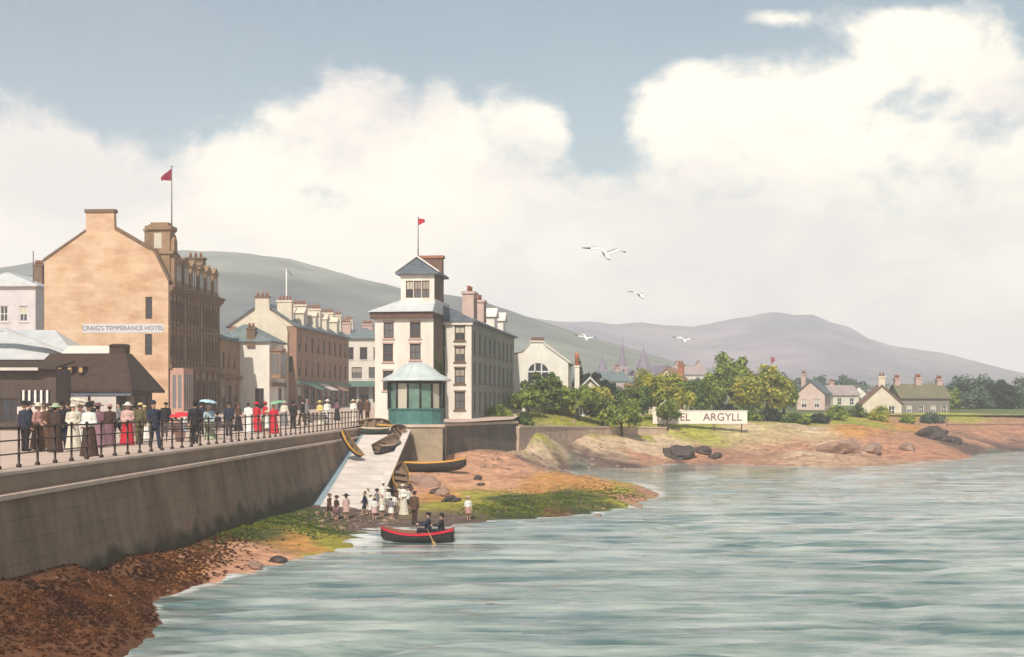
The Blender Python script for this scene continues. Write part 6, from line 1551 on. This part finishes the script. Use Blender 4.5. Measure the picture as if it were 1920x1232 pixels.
PEOPLE = [
 ('man', 48, 46, 1.76, 150, ('navy', 'black'), ('bowler', 'black'), 'man in dark navy suit and bowler at the far left of the railing'),
 ('woman', 70, 47, 1.68, 60, ('rose', 'brown'), ('wide', 'cream'), 'woman in rose blouse, brown skirt and cream hat'),
 ('woman', 86, 50, 1.66, 200, ('brown', 'brown'), ('boater', 'dkbrown'), 'woman all in brown with a flat brown hat'),
 ('woman', 103, 45, 1.66, 160, ('dkbrown', 'dkbrown'), ('wide', 'pgreen'), 'woman in dark brown with a pale green wide hat'),
 ('man', 118, 48.5, 1.77, 190, ('black', 'navy'), ('bowler', 'black'), 'man in black jacket next to the woman in cream'),
 ('woman', 138, 47, 1.68, 20, ('cream', 'cream'), ('boater', 'cream'), 'woman dressed entirely in cream with a straw coloured flat hat'),
 ('woman', 167, 41.2, 1.70, -30, ('white', 'dkbrown'), ('wide', 'black'), 'woman in white blouse and huge black hat near the railing'),
 ('woman', 188, 50, 1.68, 170, ('plum', 'mauve'), ('wide', 'plum'), 'woman in plum blouse and mauve skirt seen from behind'),
 ('woman', 204, 52, 1.66, 190, ('dkbrown', 'plum'), ('boater', 'rose'), 'woman in dark brown blouse and plum skirt with a rose hat'),
 ('woman', 238, 52.5, 1.70, 15, ('pink', 'red'), ('wide', 'white'), 'woman in pink blouse, bright red skirt and white hat'),
 ('man', 261, 54, 1.74, 200, ('olive', 'olive'), ('cap', 'yellow'), 'man in olive suit with a yellowish cap'),
 ('walker', 291, 48.5, 1.78, 40, ('navy', 'navy'), ('bowler', 'navy'), 'tall man in dark blue striding past the railing'),
 ('woman', 272, 61, 1.60, 0, ('white', 'white'), ('boater', 'straw'), 'woman in white further back beside the striding man'),
 ('walker', 366, 53, 1.78, 200, ('black', 'black'), ('bowler', 'black'), 'man in black walking away between red and blue parasols'),
 ('lady', 394, 61, 1.60, 10, ('sky', 'pgreen'), ('boater', 'white'), 'woman in pale blue blouse and pale green skirt under the pale blue parasol'),
 ('man', 429, 67, 1.76, 180, ('navy', 'black'), ('bowler', 'black'), 'man in dark coat right of the pale blue parasol'),
 ('woman', 467, 72, 1.74, 170, ('white', 'white'), None, 'bareheaded woman in a long white dress'),
 ('woman', 482, 75, 1.72, 200, ('red', 'red'), ('wide', 'red'), 'woman in red with a red hat, left of the green parasol'),
 ('woman', 496, 79, 1.74, 140, ('red', 'brown'), ('boater', 'red'), 'woman in red blouse and brown skirt behind the child in white'),
 ('lady', 514, 72, 1.62, 170, ('red', 'red'), None, 'woman in a long crimson dress under the green parasol'),
 ('girl', 500, 69.5, 1.25, 30, ('white', 'white'), ('boater', 'straw'), 'small girl in white by the railing left of the crimson dress'),
 ('man', 549, 82, 1.76, 170, ('black', 'black'), ('bowler', 'black'), 'man in black standing alone right of the green parasol'),
 ('woman', 533, 88, 1.66, 10, ('cream', 'grey'), ('wide', 'cream'), 'woman in cream blouse and grey skirt behind the lone man'),
 ('woman', 600, 90, 1.66, -20, ('yellow', 'cream'), ('wide', 'yellow'), 'woman in yellow blouse with yellow hat near the shops'),
 ('woman', 613, 92, 1.72, 20, ('white', 'white'), ('wide', 'white'), 'woman in white with broad white hat near the shops'),
 ('walker', 576, 96, 1.76, 60, ('grey', 'grey'), ('cap', 'grey'), 'man in grey walking by the shops'),
 ('woman', 632, 102, 1.66, 150, ('plum', 'black'), ('wide', 'black'), 'woman in plum jacket and black skirt far along the street'),
 ('man', 689, 97.5, 1.78, 30, ('brown', 'dkbrown'), ('cap', 'brown'), 'man in brown beside the kiosk above the boats'),
 ('woman', 664, 99, 1.66, 0, ('white', 'cream'), ('wide', 'straw'), 'woman in white blouse and straw hat near the head of the slipway'),
 ('man', 676, 104, 1.76, 180, ('dkbrown', 'black'), ('bowler', 'dkbrown'), 'man in dark brown further off near the tower house'),
]
PEOPLE += [
 ('walker', 58, 54, 1.76, 110, ('black', 'dkbrown'), ('bowler', 'black'), 'man in black walking behind the rose bloused woman'),
 ('woman', 94, 56, 1.66, 30, ('black', 'black'), ('wide', 'dkbrown'), 'woman in black with a wide dark brown hat facing the sea'),
 ('walker', 128, 58, 1.74, 250, ('dkbrown', 'black'), ('cap', 'dkbrown'), 'man in dark brown jacket and cap near the booth'),
 ('woman', 152, 62, 1.66, 140, ('plum', 'dkbrown'), ('boater', 'straw'), 'woman in plum blouse with a straw hat before the pavilion panels'),
 ('man', 176, 60, 1.78, 80, ('navy', 'navy'), ('bowler', 'dkbrown'), 'man in navy with a brown bowler behind the mauve skirt'),
 ('walker', 221, 64, 1.76, 300, ('grey', 'black'), ('bowler', 'black'), 'man in grey jacket left of the red skirted woman'),
 ('woman', 250, 68, 1.64, 200, ('dkbrown', 'plum'), ('wide', 'black'), 'woman in dark brown blouse and plum skirt near the pavilion end'),
 ('lady', 147, 56, 1.64, 40, ('cream', 'white'), ('boater', 'rose'), 'woman in cream and white under the cream parasol'),
 ('man', 309, 66, 1.76, 30, ('black', 'grey'), ('cap', 'black'), 'man in black jacket and grey trousers left of the red parasol'),
 ('girl', 346, 63, 1.25, 100, ('white', 'sky'), ('boater', 'straw'), 'girl in white with a pale blue skirt near the red parasol'),
 ('walker', 378, 69, 1.76, 160, ('navy', 'black'), ('cap', 'navy'), 'man in navy jacket and cap behind the pale blue parasol'),
 ('woman', 447, 78, 1.66, 60, ('brown', 'black'), ('wide', 'brown'), 'woman in brown blouse left of the bareheaded white dress'),
 ('walker', 566, 88, 1.76, 250, ('black', 'dkbrown'), ('bowler', 'black'), 'man in black jacket striding right of the lone man'),
 ('boy', 408, 64, 1.25, 200, ('navy', 'grey'), ('cap', 'navy'), 'boy in navy jersey near the empty bench'),
]
for k, px, D, h, rz, cols, hat, lab in PEOPLE: person(k, prom(px, D), h, rz, cols, hat, lab, hcol='fair' if random.random() < .3 else 'dkhair')
GP = 'children and others at the foot of the slipway'
def shore_pos(px, py):
    D = 62.0
    for _ in range(30):
        x = Xp(px, D); z = max(hz(x, D), -.12)
        if x < -7.45 and D > 66: z = slipz(D)
        D = .6 * D + .4 * Dz(py, z)
    return (x, D, z)
BEACH = [
 ('boy', 617, 971, 1.16, 70, ('brown', 'dkbrown'), ('cap', 'brown'), 'boy in brown jersey furthest left at the slip foot'),
 ('girl', 631, 974, 1.12, -40, ('dkbrown', 'plum'), ('boater', 'dkbrown'), 'girl in dark brown dress at the slip foot'),
 ('girl', 649, 973, 1.15, 30, ('pink', 'pink'), ('wide', 'black'), 'girl in pink dress with black hat at the slip foot'),
 ('boy', 683, 966, 1.16, -60, ('navy', 'navy'), None, 'bareheaded boy in navy at the left of the white group'),
 ('girl', 696, 968, 1.10, 0, ('white', 'white'), ('boater', 'white'), 'girl in white with a white hat next to the navy boy'),
 ('boy', 706, 962, 1.2, 120, ('grey', 'black'), ('cap', 'black'), 'boy in grey jersey and black cap'),
 ('girl', 716, 969, 1.08, 40, ('cream', 'white'), None, 'fair haired girl in cream at the water edge'),
 ('girl', 727, 960, 1.2, -30, ('white', 'grey'), ('wide', 'cream'), 'girl in white blouse and grey skirt with a wide cream hat'),
 ('boy', 737, 968, 1.12, 160, ('white', 'navy'), None, 'boy in white shirt and navy shorts seen from behind'),
 ('girl', 747, 961, 1.16, 20, ('brown', 'tan'), ('boater', 'straw'), 'girl in brown and tan with straw hat'),
 ('woman', 757, 966, 1.55, -15, ('white', 'cream'), ('boater', 'cream'), 'woman in white blouse and cream skirt beside the man in brown'),
 ('girl', 718, 946, 1.2, 0, ('white', 'white'), ('wide', 'white'), 'girl in white standing behind the group against the slip wall'),
 ('boy', 690, 957, 1.18, 30, ('cream', 'brown'), ('cap', 'cream'), 'boy in cream jersey and brown shorts at the back of the group'),
 ('girl', 702, 974, 1.05, 200, ('white', 'pink'), ('boater', 'straw'), 'girl in white and pink with straw hat nearest the water'),
 ('girl', 733, 974, 1.06, 150, ('grey', 'white'), ('boater', 'white'), 'girl in grey blouse and white skirt nearest the water'),
 ('boy', 766, 957, 1.2, -40, ('white', 'black'), ('cap', 'navy'), 'boy in white shirt, black shorts and navy cap behind the woman in cream skirt'),
 ('man', 777, 984, 1.58, 160, ('brown', 'dkbrown'), ('cap', 'dkbrown'), 'man in brown standing at the water edge above the red straked boat'),
 ('girl', 879, 975, 1.12, 10, ('white', 'rose'), ('boater', 'pink'), 'girl in white blouse and rose skirt alone at the edge of the spit'),
]
for k, px, py, h, rz, cols, hat, lab in BEACH: person(k, shore_pos(px, py), h, rz, cols, hat, lab, GP, 'fair' if 'fair' in lab else 'dkhair')
person('rower', (bp.x + .42, bp.y, -.01), 1.6, -85, ('navy', 'black'), ('cap', 'black'), 'rower in navy holding the oars of the red straked boat', None)
person('rower', (bp.x + .98, bp.y, .0), 1.5, -85, ('black', 'black'), ('bowler', 'black'), 'passenger in black sitting behind the rower in the red straked boat', None)

# benches, parasols
def bench(px, D, rz, label):
    e = empty('bench', prom(px, D), R(rz), label, 'bench', 'dark benches along the railing')
    for s in (-.7, .7):
        mb = MB(); mb.tube([(s, -.22, 0), (s, -.20, .42), (s, .18, .42), (s, .26, .86)], .022, 6); mb.tube([(s, .26, 0), (s, .18, .42)], .022, 6); mb.tube([(s, -.2, .42), (s, -.2, .64), (s, .2, .64)], .018, 6); mb.build('leg', M_iron, e)
    mb = MB()
    for k in range(4): mb.box(-.85, .85, -.22 + k * .105, -.13 + k * .105, .443, .47)
    mb.build('seat', M_hall, e)
    mb = MB()
    for k in range(3): mb.box(-.85, .85, .175 + k * .022, .195 + k * .022, .55 + k * .11, .64 + k * .11)
    mb.build('backrest', M_hall, e)
bench(334, 57, 165, 'dark bench beneath the red parasol')
bench(414, 60.5, 160, 'dark empty bench right of the pale blue parasol')
bench(594, 84, 165, 'dark bench near the end of the railing')
bpos = prom(328, 57.15)
person('sitter', (bpos[0], bpos[1], bpos[2] + .02), 1.62, 165, ('rose', 'pink'), ('boater', 'cream'), 'seated woman in rose and pink holding the red parasol')
def parasol(loc, top, r, m, label, tilt=(0, 0)):
    e = empty('parasol', loc, 0, label, 'parasol', 'parasols on the esplanade'); e.rotation_euler = (R(tilt[0]), R(tilt[1]), 0)
    mb = MB(); mb.tube([(0, 0, -.12), (0, 0, top + .06)], .012, 6); mb.build('handle', M_oar, e)
    mb = MB(); n = 8; seg = 32; pr = [(1.0, -.30), (.86, -.19), (.62, -.08), (.32, -.015), (.02, 0)]
    rings = []
    for k, z in pr:
        rings.append([mb.bm.verts.new((r * k * (1 - .06 * k * abs(math.sin(n * i * math.pi / seg))) * math.cos(i * 2 * math.pi / seg), r * k * (1 - .06 * k * abs(math.sin(n * i * math.pi / seg))) * math.sin(i * 2 * math.pi / seg), top + z * r * 1.1 + .03 * k * k * abs(math.sin(n * i * math.pi / seg)))) for i in range(seg)])
    for a, b in zip(rings, rings[1:]):
        for i in range(seg): mb.bm.faces.new((a[i], a[(i + 1) % seg], b[(i + 1) % seg], b[i]))
    c = mb.build('canopy', m, e); c.modifiers.new('t', 'SOLIDIFY').thickness = .008
    for i in range(n):
        mb = MB(); a = i * 2 * math.pi / n; mb.tube([(r * .98 * math.cos(a), r * .98 * math.sin(a), top - .34 * r), (r * .5 * math.cos(a), r * .5 * math.sin(a), top - .08 * r), (0, 0, top - .015)], .006, 5)
        mb.build('rib', M_oar, e)
def hand_of(px, D, rz, s, h=(-.17, -.23, 1.24), dz=0):
    p = Vector(prom(px, D)); a = R(rz); x, y = h[0] * s, h[1] * s - .07 * s
    return (p.x + x * math.cos(a) - y * math.sin(a), p.y + x * math.sin(a) + y * math.cos(a), p.z + h[2] * s + dz)
M_pred = mat('red parasol silk', (.68, .035, .05), (.55, .025, .04), 3, .6)
M_pblue = mat('pale blue parasol silk', (.45, .62, .68), (.36, .52, .58), 3, .6)
M_pgreen = mat('green parasol silk', (.25, .45, .28), (.17, .34, .2), 3, .6)
parasol(hand_of(394, 61, 10, .935), .74, .44, M_pblue, 'pale blue parasol held over the woman in pale blue and green', (0, 8))
parasol(hand_of(147, 56, 40, .959), .76, .45, mat('cream parasol silk', (.72, .66, .54), (.62, .56, .44), 3, .6), 'cream parasol held over the woman in cream and white', (-6, 9))
parasol(hand_of(514, 72, 170, .947), .70, .46, M_pgreen, 'green parasol held over the woman in the crimson dress', (4, -10))
ps = Vector(bpos); a = R(165)
parasol((ps.x + (-.16 * math.cos(a) + .30 * math.sin(a)) * .95, ps.y + (-.16 * math.sin(a) - .30 * math.cos(a)) * .95, ps.z + .80), .52, .50, M_pred, 'red parasol held by the seated woman on the bench', (8, -4))

# gulls
M_gull = mat('white gull feathers', (.78, .76, .72), (.66, .65, .62), 6, .7)
M_gtip = mat('dark wing tips', (.06, .045, .04), None, 6, .7)
M_beak = mat('yellow beak', (.6, .38, .06), None, 6, .5)
def gull(px, py, D, span, rz, lift, bank, label):
    e_ = P(px, py, D); mb = MB()
    ys_ = np.linspace(-.30, .30, 13)
    mb.tube([(0, y, .02 * math.cos(y * 5)) for y in ys_], [max(.008, .075 * (1 - (abs(y + .05) / .36) ** 2) ** .8) if abs(y + .05) < .36 else .01 for y in ys_], 10)
    mb.ell((0, -.30, .03), (.045, .06, .043), 10)
    mb.prism([(-.03, .26, 0), (.03, .26, 0), (.10, .44, 0), (-.10, .44, 0)], (0, 0, .012))
    for s in (1, -1):
        L = span / 2; rows = []
        for t in np.linspace(0, 1, 12):
            x = s * (.03 + t * L * .97); z = lift * (math.sin(min(t, .45) / .45 * 1.2) * .6 - max(0, t - .42) * .75) * L * .55 + .03
            lead = -.14 - .10 * math.sin(t * 3.1) + .30 * t * t; ch = .24 * (1 - t) ** .6 + .03
            rows.append([mb.bm.verts.new((x, lead, z)), mb.bm.verts.new((x, lead + ch * .4, z + .018)), mb.bm.verts.new((x, lead + ch, z - .005)), mb.bm.verts.new((x, lead + ch * .4, z - .01))])
        fs = []
        for i, (a, b) in enumerate(zip(rows, rows[1:])):
            for j in range(4):
                f = mb.bm.faces.new((a[j], a[(j + 1) % 4], b[(j + 1) % 4], b[j])); f.material_index = 1 if i >= 8 else 0; f.smooth = True; fs.append(f)
        fs.append(mb.bm.faces.new(rows[-1])); bmesh.ops.recalc_face_normals(mb.bm, faces=fs)
    o = mb.build('gull', [M_gull, M_gtip]); o.location = e_; o.rotation_euler = (R(30), R(bank), R(rz))
    tag(o, label, 'gull', 'gulls over the bay')
    mb = MB(); mb.lathe([(.014, 0), (.012, .04), (.002, .075)], 8); b = mb.build('beak', M_beak, o, (0, -.35, .025), (R(95), 0, 0))
gull(1135, 478, 38, 1.42, 20, 1.0, 3, 'nearest gull with raised dark tipped wings high over the hill')
gull(1199, 554, 62, 1.25, 35, .75, 4, 'gull gliding just below the nearest one, above the mountain ridge')
gull(1098, 634, 70, 1.25, 15, .55, 5, 'white gull flying low in front of the hill above the small cottage')
gull(1281, 638, 75, 1.45, 25, .7, 4, 'gull flying before the mountain above the lettered hoarding')
